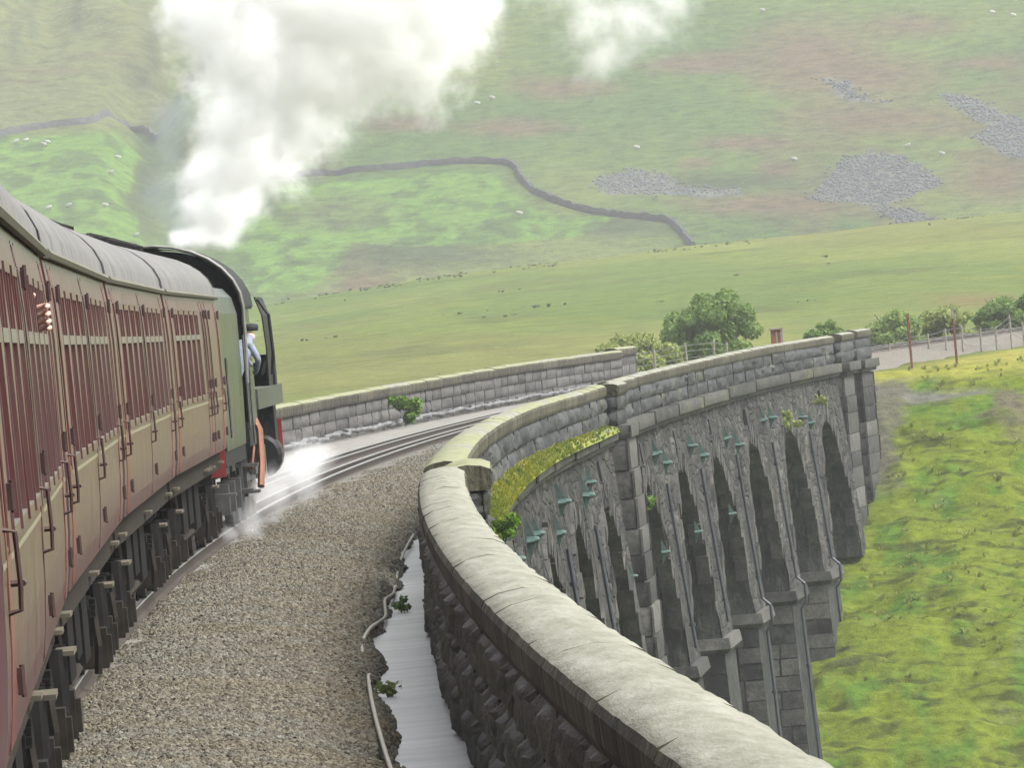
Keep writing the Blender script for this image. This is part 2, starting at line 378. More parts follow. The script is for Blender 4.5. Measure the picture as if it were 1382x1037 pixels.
# ---- grassed embankment end beside the abutment (fine sheet)
S_, O_ = np.arange(281, 352.1, .15), np.concatenate([np.arange(3.0, 15.5, .14)])
Sg, Og = np.meshgrid(S_, O_, indexing='ij')
def z_bank(s, o):
    z = np.interp(s, [278, 292, 306, 320, 330, 338, 343, 346, 349, 353], [-20, -15.2, -10.0, -8.2, -6.3, -3.7, -1.9, -1.25, -.85, -.8])
    z = z + (fbm(s*.35, o*.5, 4)-.5)*.9*sstep(346, 336, s) + (fbm(s*2.6, o*.6, 4)-.5)*.5*sstep(347, 342, s)
    z = z - .55*sstep(9, 15, o)*sstep(352, 340, s)*(1+.0*s)
    cut = np.exp(-((s-(343.5+.10*(o-6)))/1.3)**2)*sstep(5, 6, o); z = z - .35*cut
    # strip under the bridge's own wall line stays below the masonry
    ed = np.maximum(np.maximum(sstep(282.5, 281, s), sstep(350.5, 352, s)), sstep(14.3, 15.4, o)); return z - ed*.9
V = WA(Sg, Og, z_bank(Sg, Og)).reshape(-1, 3)
me = npmesh('embankment', V, gridfaces(len(S_), len(O_)), grass_mat('bank_grass', 2.0, .12, fine=6, contrast=.5), True)
s, o = Sg.ravel(), Og.ravel(); n = fbm(s*.22, o*.5, 5)[:, None]; n2 = fbm(s*.9+3, o*.9, 4); n3 = fbm(s*.35+70, o*.8, 4)
C = np.array([.155, .215, .028])*(1-n) + np.array([.225, .262, .04])*n
def blob2(c, f):
    global C; C = C*(1-f[:, None])+np.array(c)*f[:, None]
blob2((.09, .20, .035), np.clip((n3-.55)*6, 0, 1)*.7); blob2((.075, .09, .03), np.clip((fbm(s*2.4+9, o*.7, 4)-.56)*10, 0, 1)*.8)  # greener patches, then tussock streak shadows put into the grass colour
path = np.exp(-((s-(344.0-.55*np.sin((o-4.5)*.6)))/1.0)**2)*sstep(9.6, 8.2, o)
path = np.clip(path*1.6-(n2-.3)*.9, 0, 1); blob2((.19, .185, .17), path)
rub = np.clip(sstep(8.2, 10.2, o)*np.exp(-((s-(342-.9*(o-9)))/3.6)**2)*1.5-(n2-.25)*2.2, 0, 1); blob2((.17, .145, .11), rub*.9)
side = sstep(6.1, 5.2, o+(n2-.5)*1.6)*sstep(329, 336, s); blob2((.16, .15, .125), side*.9)
blob2((.34, .34, .07), sstep(344.8, 347.5, s+(n2-.5)*3))
path_mask, rub_mask, side_mask, S_bank, O_bank = path, rub, side, S_, O_
setcol(me, 'veg', C); bank = tag(link('embankment', me), kind='structure')
# ================================================================== masonry
def rock_block(seed, nx=3, ny=5, nz=3, amp=.07, freq=3):
    """unit block, rock-faced on its four upright sides"""
    r = np.random.default_rng(seed); mb = MB()
    ph = r.random(4)*50
    def face(a, b, fn, k):
        G = np.zeros((a+1, b+1, 3))
        for i in range(a+1):
            for j in range(b+1):
                u, v = i/a-.5, j/b-.5
                edge = min(.5-abs(u), .5-abs(v))
                d = (fbm(u*freq+ph[k], v*3+ph[k]*1.7, 4)-.32)*2.2*amp if edge > .01 else -.035
                G[i, j] = fn(u, v, d)
        mb.quadgrid(G)
    face(ny, nz, lambda u, v, d: (.5+d, u, v), 0); face(ny, nz, lambda u, v, d: (-.5-d, -u, v), 1)
    face(nx, nz, lambda u, v, d: (u, -.5-d*.35, v), 2); face(nx, nz, lambda u, v, d: (-u, .5+d*.35, v), 3)
    mb.poly([(-.465, -.49, .5), (.465, -.49, .5), (.465, .49, .5), (-.465, .49, .5)]); mb.poly([(-.465, .49, -.5), (.465, .49, -.5), (.465, -.49, -.5), (-.465, -.49, -.5)])
    return mb
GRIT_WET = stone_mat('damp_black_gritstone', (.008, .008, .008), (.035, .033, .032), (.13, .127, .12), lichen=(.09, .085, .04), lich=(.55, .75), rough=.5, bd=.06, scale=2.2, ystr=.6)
GRIT = stone_mat('grey_gritstone', (.016, .017, .018), (.068, .071, .073), (.155, .158, .16), lichen=(.20, .20, .13), lich=(.55, .8))
GRIT_L = stone_mat('grey_gritstone_parapet', (.055, .053, .048), (.135, .13, .12), (.20, .194, .178))
COPE = stone_mat('lichened_coping', (.06, .055, .03), (.15, .14, .08), (.23, .215, .14), top=((.20, .20, .145), (.30, .30, .235), (.40, .395, .33)), bd=.03, scale=1.2)
COPE_SIDE = stone_mat('mossy_coping_side', (.022, .02, .013), (.12, .11, .066), (.215, .20, .145), bd=.04, scale=1.3, streak=True, ystr=1.0)
COPE_Y = stone_mat('mossy_coping', (.07, .065, .035), (.17, .16, .09), (.24, .23, .14), top=((.21, .225, .09), (.30, .31, .175), (.35, .35, .25)), bd=.03, scale=1.0)
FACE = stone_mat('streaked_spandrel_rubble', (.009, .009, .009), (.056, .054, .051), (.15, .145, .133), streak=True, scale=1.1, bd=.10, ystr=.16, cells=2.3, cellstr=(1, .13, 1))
SOFF = stone_mat('dark_soffit_rubble', (.009, .010, .010), (.038, .041, .038), (.125, .126, .115), lichen=(.085, .095, .06), lich=(.52, .72), streak=True, scale=.9, bd=.08, ystr=.5, )  # darker rubble tone for soffits and pier cores
QUOIN = stone_mat('pier_blocks', (.018, .018, .017), (.10, .096, .087), (.20, .193, .175), scale=1.0, lichen=(.075, .08, .068), lich=(.52, .66), ystr=1, tone=.5)
STRING = stone_mat('string_course', (.03, .03, .027), (.085, .083, .075), (.14, .137, .122), lichen=(.19, .19, .06), lich=(.56, .74))
MORTAR = stone_mat('wall_core', (.02, .02, .02), (.05, .05, .047), (.08, .08, .075))

def variants(mat, n, seed, name, **kw): return [rock_block(seed+i, **kw).mesh(name, mat, True) for i in range(n)]
def linkw(name, me, parent):
    o = link(name, me, parent); o.location = -Vector(parent.location) if parent.parent is None else (0, 0, 0); return o
def place(name, me, parent, s, o, z, sc3, jit=.0, tilt=0.0):
    ob = bpy.data.objects.new(name, me); COL.objects.link(ob); ob.parent = parent
    p = Vector(W(s, o, z)); base = Vector(parent.location) if parent.parent is None else Vector((0, 0, 0))
    ob.location = p-base + Vector((random.uniform(-jit, jit), 0, random.uniform(-jit, jit)*.4)); ob.rotation_euler = (tilt, 0, heading(s)+random.uniform(-1, 1)*jit*.15); ob.scale = sc3
    return ob
def coping_mesh(name, mat, seed, w=.57, L=1.0, n=10):
    r = np.random.default_rng(seed)
    prof = [(-w/2+.03, -.27), (-w/2, -.20), (-w/2-.012, -.05), (-w/2+.012, 0), (-w*.30, .045), (0, .075), (w*.30, .05), (w/2-.012, 0), (w/2+.012, -.05), (w/2, -.20), (w/2-.03, -.27)]
    G = np.zeros((n+1, len(prof)+1, 3)); ph = r.random()*40
    for i in range(n+1):
        y = (i/n-.5)*L; e = .997 if i in (0, n) else 1.0
        for j, (x, z) in enumerate(prof+[prof[0]]):
            jj = j % len(prof); d = (fbm(y*4.0+ph, jj*.55+ph, 3)-.5)*.05
            G[i, j] = (x*e*(1+d*.5), y, (z+.1)*e-.1+d*(.6 if jj > 2 and jj < 8 else .3))
    mb = MB(); mb.quadgrid(G); mb.m = [(0 if 3 <= (q % len(prof)) <= 6 else 1) for q in range(len(mb.f))]; mb.poly(G[0, :-1][::-1], 1); mb.poly(G[-1, :-1], 1)
    me = mb.mesh(name, [mat, COPE_SIDE], True); me.polygons.foreach_set('use_smooth', [q == 0 for q in mb.m]); return me
def split(a, b, L):
    n = max(1, round((b-a)/L)); e = np.linspace(a, b, n+1); e[1:-1] += (rng.random(n-1)-.5)*L*.35; return list(zip(e[:-1], e[1:]))

# ---- right-hand parapet (the one the camera looks along)
RUNS = [(24, 103.4, 0, 0), (103.4, 108.2, .30, .0), (108.2, 213.2, 0, 0), (213.2, 218.0, .30, 0), (218.0, 324.0, 0, 0), (324.0, 329.6, .28, .06), (329.6, 336.2, .42, .12)]
par = tag(empty('parapet_wall', W(103, 4.2, -.6)), 'grey stone parapet in the foreground with broad pale rounded coping curving away along the viaduct edge', 'wall')
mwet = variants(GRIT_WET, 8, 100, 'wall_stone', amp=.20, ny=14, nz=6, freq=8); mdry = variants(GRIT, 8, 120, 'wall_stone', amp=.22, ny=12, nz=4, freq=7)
copes = [coping_mesh('coping_stone', COPE, 200+i) for i in range(5)]; copy_ = [coping_mesh('coping_stone', COPE_Y, 220+i) for i in range(4)]
core = MB()
for (a, b, off, up) in RUNS:
    ss = np.linspace(a+.05, b-.05, max(2, int((b-a)/6)+2)); oi, oo = 4.06+off, 4.42+off
    P = [[W(s, oi, -.62) for s in ss], [W(s, oi, .60+up+dz(s)) for s in ss], [W(s, oo, .60+up+dz(s)) for s in ss], [W(s, oo, -.62) for s in ss], [W(s, oi, -.62) for s in ss]]
    core.quadgrid(np.array(P)); core.poly([P[j][0] for j in range(4)]); core.poly([P[j][-1] for j in range(4)])
    oc = 4.24+off; lowz = .63
    for (u, v) in split(a, b, 2.6 if b < 105 else 3.8):
        s = (u+v)/2; d = float(dz(s)); mm = copes if (s < 104 or s > 212 or random.random() < .35) else copy_
        place('coping_stone', random.choice(mm), par, s, oc+(0.0), .90+up+d, (1 if off == 0 else 1.12, v-u-.003, 1), .003)
    for k, (z1, z0) in enumerate(((.63, .235), (.225, -.165), (-.175, -.62))):
        if k == 2 and a > 104: continue
        for (u, v) in split(a, b, 2.6 if b < 105 else 4.6):
            s = (u+v)/2; d = float(dz(s))
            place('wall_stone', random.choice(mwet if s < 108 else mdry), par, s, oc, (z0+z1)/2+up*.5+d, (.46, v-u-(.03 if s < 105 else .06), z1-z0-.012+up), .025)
linkw('core', core.mesh('core', MORTAR), par)

# ---- left-hand parapet, seen beyond the engine
parl = tag(empty('parapet_wall', W(260, -4.9, -.2)), 'far stone parapet with yellow-green mossy coping beyond the locomotive, on the outer side of the curve', 'wall')
mleft = variants(GRIT_L, 6, 140, 'wall_stone', amp=.13, ny=6); core = MB()
RUNL = [(118, 213.2, 0, 0), (213.2, 218, .0, 0), (218, 328.5, 0, 0), (328.5, 335.5, -.25, .10)]
for (a, b, off, up) in RUNL:
    ss = np.linspace(a+.05, b-.05, max(2, int((b-a)/6)+2)); oi, oo = -4.68+off, -5.02+off
    P = [[W(s, oi, -.45) for s in ss], [W(s, oi, .70+up+dz(s)) for s in ss], [W(s, oo, .70+up+dz(s)) for s in ss], [W(s, oo, -.45) for s in ss], [W(s, oi, -.45) for s in ss]]
    core.quadgrid(np.array(P)); core.poly([P[j][0] for j in range(4)]); core.poly([P[j][-1] for j in range(4)])
    for (u, v) in split(a, b, 5.6):
        s = (u+v)/2; d = float(dz(s))+.02
        if s < 190: continue
        place('coping_stone', random.choice(copy_ if random.random() < .75 else copes), parl, s, -4.86+off, .99+up+d, (1.05, v-u-.01, 1.05), .006)
        for k, (z1, z0) in enumerate(((.71, .33), (.32, -.04), (-.05, -.42))):
            h = random.uniform(.3, .7)*(v-u)
            for (q0, q1) in ((u, u+h), (u+h, v)):
                place('wall_stone', random.choice(mleft), parl, (q0+q1)/2+k*.0, -4.86+off, (z0+z1)/2+up*.5+d, (.42, q1-q0-.03, z1-z0-.02+up), .02)
linkw('core', core.mesh('core', MORTAR), parl)

# ---- the viaduct itself
via = tag(empty('railway_viaduct', W(260, 4.5, -24)), 'tall curved grey stone railway viaduct with a row of narrow-looking arches and streaked piers', 'viaduct')
CROWNS = [116.7+17.6*i for i in range(6)] + [227+17.6*i for i in range(6)]
Z_TOP, Z_SPR, Z_CRN, HALF, PHW = -.62, -7.8, -2.1, 6.0, 2.75
def face_o(z): return 4.50 + .092*(Z_TOP-z)
VOU = stone_mat('voussoir_stone', (.02, .02, .019), (.078, .076, .07), (.16, .154, .142), ystr=.5, tone=.25); vouss = variants(VOU, 5, 300, 'voussoir', amp=.10, nx=2, ny=2, nz=2)
for ci, crn in enumerate(CROWNS):
    mb = MB(); n = 26; th = np.linspace(math.pi, 0, n+1)
    E_ = [(crn+HALF*math.cos(t), Z_SPR+(Z_CRN-Z_SPR)*math.sin(t)) for t in th]
    S_ = [crn-8.8]+[e[0] for e in E_]+[crn+8.8]; Zb = [Z_SPR]+[e[1] for e in E_]+[Z_SPR]
    for sgn in (1, -1):
        G = np.zeros((len(S_), 7, 3))
        for i in range(len(S_)):
            for j in range(7):
                z = Zb[i]+(Z_TOP-Zb[i])*j/6; rough = .14*(fbm(S_[i]*.35, z*1.6+ci*7, 3)-.5)*2 if 0 < i < len(S_)-1 else 0
                G[i, j] = W(S_[i], sgn*(face_o(z)+rough) - (0 if sgn > 0 else .35), z)
        mb.quadgrid(G, 0, sgn < 0)
    G = np.array([[W(s, o*face_o(z)-(.35 if o < 0 else 0)*1, z) for o in np.linspace(-1, .995, 8)] for (s, z) in E_]); mb.quadgrid(G, 1)
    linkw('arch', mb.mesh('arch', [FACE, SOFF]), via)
    if crn > 125:
        for i in range(2, 24):
            t = math.pi*(i+.5)/26; s = crn-HALF*math.cos(t)*1.03; z = Z_SPR+(Z_CRN-Z_SPR)*math.sin(t)*1.045
            ob = place('voussoir', random.choice(vouss), via, s, face_o(z)-.15+random.uniform(-.02, .04), z, (.44, random.uniform(.78, 1.0), random.uniform(.5, .75)), .02)
            ob.rotation_euler = (math.pi/2-t if True else 0, 0, heading(s))
mbk = variants(QUOIN, 6, 330, 'block', amp=.035, nx=3, ny=3, nz=2)
mbd = variants(QUOIN, 4, 350, 'block', amp=.06, nx=4, ny=3, nz=2)
PIERS = [crn+8.8 for i, crn in enumerate(CROWNS) if i not in (5, 11)]
for ps in PIERS:
    mb = MB()
    def ring(z, hs, oo, oi): return [W(ps-hs, oi, z), W(ps+hs, oi, z), W(ps+hs, oo, z), W(ps-hs, oo, z)]
    oo = face_o(Z_SPR)
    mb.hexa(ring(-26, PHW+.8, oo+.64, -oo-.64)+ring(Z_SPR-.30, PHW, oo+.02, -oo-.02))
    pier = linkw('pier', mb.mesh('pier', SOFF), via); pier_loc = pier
    # impost band: dressed slabs round the pier head
    band = MB(); band.hexa(ring(Z_SPR-.36, PHW+.12, oo+.14, -oo-.14)+ring(Z_SPR-.22, PHW+.30, oo+.26, -oo-.26)); band.hexa(ring(Z_SPR-.22, PHW+.30, oo+.26, -oo-.26)+ring(Z_SPR+.12, PHW+.24, oo+.20, -oo-.2)); linkw('impost_band', band.mesh('impost_band', QUOIN), pier)
    if ps < 228: continue
    z = Z_SPR-.37
    while z > -19.5:
        h = random.uniform(.52, .72); zc = z-h/2; t = (Z_SPR-zc); hs = PHW+.043*t; o1 = oo+.02+.036*t
        wds = [random.uniform(.45, 1.15), random.uniform(.6, 1.0), 0]; wds[2] = 2.6-wds[0]-wds[1]; edge = o1
        for wd in wds:
            ob = place('block', random.choice(mbk), pier, ps-hs+.12, edge-wd/2, zc, (wd-.05, .34, h-.05), .02); edge -= wd
        z -= h
# projecting king pilasters
pil = [(213.2, 218.0, .50, 0), (324.0, 329.2, .30, 0), (330.6, 336.0, .44, 0), (103.4, 108.2, .5, 0)]
for (a, b, pr, _) in pil:
    mb = MB(); f0, f1 = face_o(Z_TOP)+pr-.1, face_o(-24)*.8+pr
    def ring(z, o1): return [W(a+.1, 3.0, z), W(b-.1, 3.0, z), W(b-.1, o1, z), W(a+.1, o1, z)]
    mb.hexa(ring(-24, f0+(1.2 if a < 300 else .25))+ring(Z_TOP-.12, f0)); pl = linkw('king_pier', mb.mesh('king_pier', SOFF), via)
    if a < 200: continue
    z = Z_TOP
    while z > (-17 if a < 300 else -13):
        h = random.uniform(.6, .85); zc = z-h/2; o1 = face_o(Z_TOP)+pr+(.055 if a < 300 else .01)*(Z_TOP-zc)
        place('block', random.choice(mbd), pl, (a+b)/2, o1-.75, zc, (1.5, b-a, h-.03), .02); z -= h
# wing wall at the abutment
mb = MB(); mb.hexa([W(335.5, 3.6, -9), W(345, 3.6, -5), W(345, 4.6, -5), W(335.5, 4.9, -9), W(335.5, 3.4, -.5), W(345, 3.4, -1.5), W(345, 4.2, -1.5), W(335.5, 4.45, -.5)]); linkw('wing_wall', mb.mesh('wing_wall', FACE), via)
# string course: a projecting row of long stones under the parapet, with a thin ledge below
mstr = variants(STRING, 6, 370, 'string_stone', amp=.05, nx=3, ny=4, nz=2)
for (a, b, off, up) in RUNS:
    if b < 100: continue
    for (u, v) in split(max(a, 100), b, 13.0):
        s = (u+v)/2; place('string_stone', random.choice(mstr), via, s, 4.42+off, -.345+float(dz(s)), (.74, v-u-.03, .34), .012)
mb = MB()
for (a, b, off, up) in RUNS:
    ss = np.linspace(a, b, max(2, int((b-a)/5)+1))
    mb.quadgrid(np.array([[W(s, o, z+dz(s)) for s in ss] for (o, z) in ((4.1+off, -.53), (4.64+off, -.53), (4.64+off, -.66), (4.40+off, -.70))]))
linkw('ledge', mb.mesh('ledge', STRING), via)
mb = MB(); ss = np.linspace(0, 336, 60); mb.quadgrid(np.array([[W(s, o, -.68) for s in ss] for o in (-5.0, 4.4)])); linkw('deck', mb.mesh('deck', MORTAR), via)
# iron tie anchors, painted green: four splayed arms from a boss standing off the wall
GREEN = simple('green_painted_iron', (.07, .14, .122), .55, 0, .35, 9)
def anchor_mesh():
    """cross-shaped pattress: tapering vertical and horizontal blades meeting in a boss"""
    mb = MB(); q = .045
    for sg in (-1, 1):
        mb.hexa([(0, -q, 0), (.30, -q, 0), (.30, q, 0), (0, q, 0), (0, -q*.5, sg*.75), (.03, -q*.5, sg*.75), (.03, q*.5, sg*.75), (0, q*.5, sg*.75)])
        mb.hexa([(0, 0, -q), (.30, 0, -q), (.30, 0, q), (0, 0, q), (0, sg*.75, -q*.5), (.03, sg*.75, -q*.5), (.03, sg*.75, q*.5), (0, sg*.75, q*.5)])
    mb.lathe([(.0, .13), (.26, .12), (.36, .10), (.42, .05)], (0, 0, 0), 'x', 8)
    o = mb.build('tie_anchor', GREEN); me = o.data; bpy.data.objects.remove(o); return me
am = anchor_mesh()
for ps in PIERS+[217.2]:
    if ps < 140: continue
    for ds in (-2.2, 1.9):
        z = -1.7+random.uniform(-.5, .35); ob = place('tie_anchor', am, via, ps+ds, face_o(z)-.02, z, (random.uniform(.55, .85), .6, random.uniform(.5, .72)), 0); ob.rotation_euler.x = random.uniform(-.12, .12)
    if random.random() < .5: place('tie_anchor', am, via, ps-6.4, face_o(-4.2)-.02, -4.2, (.6, .5, .45), 0)
PIPE = simple('blue_grey_iron_pipe', (.055, .065, .08), .5, .3, .3, 5)
for ps in PIERS:
    if ps < 140: continue
    mb = MB(); zz = [-2.4, -4, -6, -7.3, -7.55, -8.15, -8.45, -12, -16, -20][:(10 if int(ps*7) % 3 else 4)]
    mb.tube([W(ps+.35, face_o(max(z, Z_SPR))+(.09 if z > Z_SPR+.3 else .33 if z > Z_SPR-.5 else .10+.036*(Z_SPR-z)), z) for z in zz], .055, 7)
    for z in (-3.2, -6.6, -10.5, -14)[:(4 if int(ps*7) % 3 else 2)]: mb.lathe([(-.05, .09), (.05, .09)], Vector(W(ps+.35, face_o(max(z, Z_SPR))+(.09 if z > Z_SPR else .10+.036*(Z_SPR-z)), z)), 'z', 8)
    linkw('drainpipe', mb.mesh('drainpipe', PIPE), via)
# slot drains over each crown
SLOT = simple('black_slot', (.012, .012, .012), .9)
for crn in CROWNS:
    if crn < 200: continue
    mb = MB(); mb.hexa([W(crn-.5, 4.40, -1.95), W(crn+.5, 4.40, -1.95), W(crn+.5, 4.72, -1.95), W(crn-.5, 4.72, -1.95), W(crn-.5, 4.4, -1.0), W(crn+.5, 4.4, -1.0), W(crn+.5, 4.60, -1.0), W(crn-.5, 4.60, -1.0)])
    linkw('drain_slot', mb.mesh('drain_slot', SLOT), via)

# ================================================================== track
def scatter(ob, coll, dens_attr, smin, smax, seed=1, align=False):
    ng = bpy.data.node_groups.new('scatter_'+ob.name, 'GeometryNodeTree')
    ng.interface.new_socket('Geometry', in_out='INPUT', socket_type='NodeSocketGeometry'); ng.interface.new_socket('Geometry', in_out='OUTPUT', socket_type='NodeSocketGeometry')
    gi = ng.nodes.new('NodeGroupInput'); go = ng.nodes.new('NodeGroupOutput'); L = ng.links.new
    dp = ng.nodes.new('GeometryNodeDistributePointsOnFaces'); dp.inputs['Seed'].default_value = seed
    na = ng.nodes.new('GeometryNodeInputNamedAttribute'); na.data_type = 'FLOAT'; na.inputs[0].default_value = dens_attr
    L(gi.outputs[0], dp.inputs['Mesh']); L(na.outputs[0], dp.inputs['Density'])
    ci = ng.nodes.new('GeometryNodeCollectionInfo'); ci.inputs['Collection'].default_value = coll; ci.inputs['Separate Children'].default_value = True; ci.inputs['Reset Children'].default_value = True
    ip = ng.nodes.new('GeometryNodeInstanceOnPoints'); ip.inputs['Pick Instance'].default_value = True
    L(dp.outputs['Points'], ip.inputs['Points']); L(ci.outputs[0], ip.inputs['Instance'])
    rv = ng.nodes.new('FunctionNodeRandomValue'); rv.data_type = 'FLOAT_VECTOR'
    a = (.25, .25, 6.28) if align else (6.28, 6.28, 6.28)
    rv.inputs[0].default_value = tuple(-x for x in a) if align else (0, 0, 0); rv.inputs[1].default_value = a
    eu = ng.nodes.new('FunctionNodeEulerToRotation'); L(rv.outputs[0], eu.inputs[0]); L(eu.outputs[0], ip.inputs['Rotation'])
    rs = ng.nodes.new('FunctionNodeRandomValue'); rs.data_type = 'FLOAT'; rs.inputs[2].default_value = smin; rs.inputs[3].default_value = smax; L(rs.outputs[1], ip.inputs['Scale'])
    jn = ng.nodes.new('GeometryNodeJoinGeometry'); L(gi.outputs[0], jn.inputs[0]); L(ip.outputs[0], jn.inputs[0]); L(jn.outputs[0], go.inputs[0])
    md = ob.modifiers.new('scatter', 'NODES'); md.node_group = ng
def setfloat(me, name, vals):
    a = me.attributes.new(name, 'FLOAT', 'POINT'); a.data.foreach_set('value', np.asarray(vals, np.float32))
def pool(name, meshes):
    c = bpy.data.collections.new(name)
    for i, m in enumerate(meshes): c.objects.link(bpy.data.objects.new(name+'_piece', m))
    return c
def ballast_mat(name, ground=False):
    m, t, b, out = nodes(name)
    P = N(t, 'ShaderNodeNewGeometry').outputs['Position']; oi = N(t, 'ShaderNodeObjectInfo').outputs['Random']
    if ground:
        v = N(t, 'ShaderNodeTexVoronoi', Scale=17.0); t.links.new(P, v.inputs['Vector'])
        c = ramp(t, v.outputs['Distance'], [(.0, (0.185, 0.170, 0.142)), (.45, (0.092, 0.085, 0.071)), (.8, (0.021, 0.020, 0.018))]); big = noise(t, P, .35, 4)
        sx = N(t, 'ShaderNodeSeparateXYZ'); t.links.new(v.outputs['Color'], sx.inputs[0])
        c = mix(t, .6, c, ramp(t, sx.outputs[0], [(.0, (0.064, 0.060, 0.053)), (.5, (0.142, 0.131, 0.110)), (1, (0.241, 0.234, 0.206))]))
        c = mix(t, ramp(t, big, [(.35, (.0, .0, .0)), (.65, (.5, .5, .5))]), c, (0.114, 0.089, 0.064))
        bump(t, b, v.outputs['Distance'], 1.0, -.04)
    else:
        c = ramp(t, oi, [(0, (0.071, 0.065, 0.057)), (.3, (0.128, 0.117, 0.099)), (.55, (0.177, 0.160, 0.131)), (.8, (0.192, 0.188, 0.170)), (1, (0.263, 0.256, 0.234))])
        big = noise(t, P, .4, 4, .6); c = mix(t, ramp(t, big, [(.38, (0, 0, 0)), (.62, (.6, .6, .6))]), c, mix(t, 1.0, c, (.98, .84, .62), 'MULTIPLY')); c = mix(t, 1.0, c, (.63, .625, .57), 'MULTIPLY')
    t.links.new(c, b.inputs['Base Color']); b.inputs['Roughness'].default_value = .85; b.inputs['Specular IOR Level'].default_value = .3
    return m
def bed(name, s0, s1, ds, prof, mat, kind='structure'):
    ss = np.arange(s0, s1+ds*.5, ds); o = np.array([p[0] for p in prof]); z = np.array([p[1] for p in prof])
    Sg, Og = np.meshgrid(ss, o, indexing='ij'); Zg = np.broadcast_to(z, Sg.shape)
    me = npmesh(name, WA(Sg, Og, Zg).reshape(-1, 3), gridfaces(len(ss), len(o)), mat, True); ob = link(name, me); ob['kind'] = kind; return ob, Sg.ravel(), Og.ravel()
BG = ballast_mat('ballast_ground', True); BST = ballast_mat('ballast_stone')
DUST = simple('cess_dust', (.27, .255, .225), .95, 0, .35, 2.5, .03, coord='world')
bed('track_bed', 0, 348, 4, [(-4.7, -.30), (-3.0, -.24), (-1.7, -.20), (-1.3, -.17), (1.0, -.17)], DUST)
bed('track_bed', 337, 520, 3, [(-4.4, -1.6), (-3.0, -.75), (-1.9, -.19), (1.9, -.19), (2.7, -.72), (3.4, -1.25)], BG)
def stone_mesh(seed):
    bm = bmesh.new(); bmesh.ops.create_icosphere(bm, subdivisions=1, radius=1); r = random.Random(seed)
    sx, sy, sz = r.uniform(.8, 1.25), r.uniform(.7, 1.1), r.uniform(.5, .85)
    for v in bm.verts: k = r.uniform(.78, 1.18); v.co = Vector((v.co.x*sx*k, v.co.y*sy*k, v.co.z*sz*k))
    me = bpy.data.meshes.new('ballast_stone'); bm.to_mesh(me); bm.free(); me.materials.append(BST); return me
stones = pool('ballast_pool', [stone_mesh(i) for i in range(7)])
prof = [(.60, -.20), (.95, -.17), (1.3, -.15), (1.75, -.16), (2.2, -.22), (2.7, -.31), (3.1, -.42), (3.30, -.45), (3.42, -.60)]
bal, s, o = bed('ballast', 22, 200, .9, prof, BG, 'stuff')
V = np.empty(len(s)*3, np.float32); bal.data.vertices.foreach_get('co', V); V = V.reshape(-1, 3)
V[:, 2] += (fbm(s*.5, o*1.3)-.5)*.10; sh_ = sstep(2.9, 3.4, o)*((fbm(s*.16, 5.0+0*s)-.5)*.4+(fbm(s*.8, 15.0+0*s)-.5)*.25); V[:, 0] += sh_; bal.data.vertices.foreach_set('co', V.ravel()); bal.data.update()
setfloat(bal.data, 'dens', np.interp(s, [30, 55, 75, 100, 150, 200], [800, 720, 520, 300, 120, 50])*sstep(3.42, 3.25, o))
scatter(bal, stones, 'dens', .016, .037, 3)
# drainage walkway beside the parapet
CONC = simple('wet_grey_membrane', (.47, .475, .475), .42, 0, .3, 1.4, .05, coord='world', stretch=(.4, 1.2, 1))
bed('walkway', 40, 134, 2, [(3.05, -.602), (3.6, -.61), (4.12, -.60)], CONC)
STEEL = simple('polished_rail', (.50, .49, .47), .28, .75, .15, 3); RUST = simple('rail_side', (.075, .055, .042), .8, .2, .3, 8); SLP = simple('concrete_sleeper', (.26, .25, .225), .9, 0, .3, 3)
trk = tag(empty('railway_track', W(150, 0, -.16)), 'single curved railway track with guard rails on pale ballast ahead of the train', 'railway track')
def rail(name, o0, s0, s1, ds=3.0, zt=0.0):
    ss = np.arange(s0, s1+.1, ds); mb = MB()
    for (pts, m) in (([(-.036, -.012), (-.03, 0), (.03, 0), (.036, -.012)], 0), ([(-.036, -.012), (-.034, -.04), (-.01, -.05), (-.01, -.13), (-.07, -.15), (-.07, -.165), (.07, -.165), (.07, -.15), (.01, -.13), (.01, -.05), (.034, -.04), (.036, -.012)], 1)):
        mb.quadgrid(np.array([[W(s, o0+x, z+zt) for (x, z) in pts] for s in ss]), m)
    linkw(name, mb.mesh(name, [STEEL, RUST]), trk)
for o0 in (.7525, -.7525): rail('rail', o0, 4, 500)
for o0 in (.36, -.36): rail('guard_rail', o0, 112, 330, zt=.0)
mb = MB(); mb.hexa([(-1.28, -.13, -.12), (1.28, -.13, -.12), (1.28, .13, -.12), (-1.28, .13, -.12), (-1.27, -.10, .03), (1.27, -.10, .03), (1.27, .10, .03), (-1.27, .10, .03)]); sm = mb.mesh('sleeper', SLP)
for k in range(175): place('sleeper', sm, trk, 130+k*.65, 0, -.175, (1, 1, 1), .004)
# pale cable along the walkway edge and the bundle lying under the far parapet
CAB = simple('dirty_white_cable', (.50, .47, .38), .6, 0, .2, 4)
def cable(name, pts, r, label, mat=CAB, cat='cable', n=7):
    sp = np.array(pts, float); t = np.arange(len(sp)); tt = np.linspace(0, len(sp)-1, len(sp)*8)
    q = np.stack([np.interp(tt, t, sp[:, k]) for k in range(3)], 1)
    for _ in range(3): q[1:-1] = (q[:-2]+2*q[1:-1]+q[2:])/4
    mb = MB(); mb.tube([W(*a) for a in q], r, n); me = mb.mesh(name, mat, True); return tag(link(name, me), label, cat)
cable('cable', [(126, 3.42, -.45), (118, 3.40, -.52), (107, 3.47, -.55), (101, 3.50, -.53), (97, 3.42, -.45), (93, 3.46, -.53), (88, 3.30, -.45), (84, 3.22, -.45), (80, 3.24, -.45)], .021, 'pale cable snaking between ballast and grey walkway, farther length below the refuge')
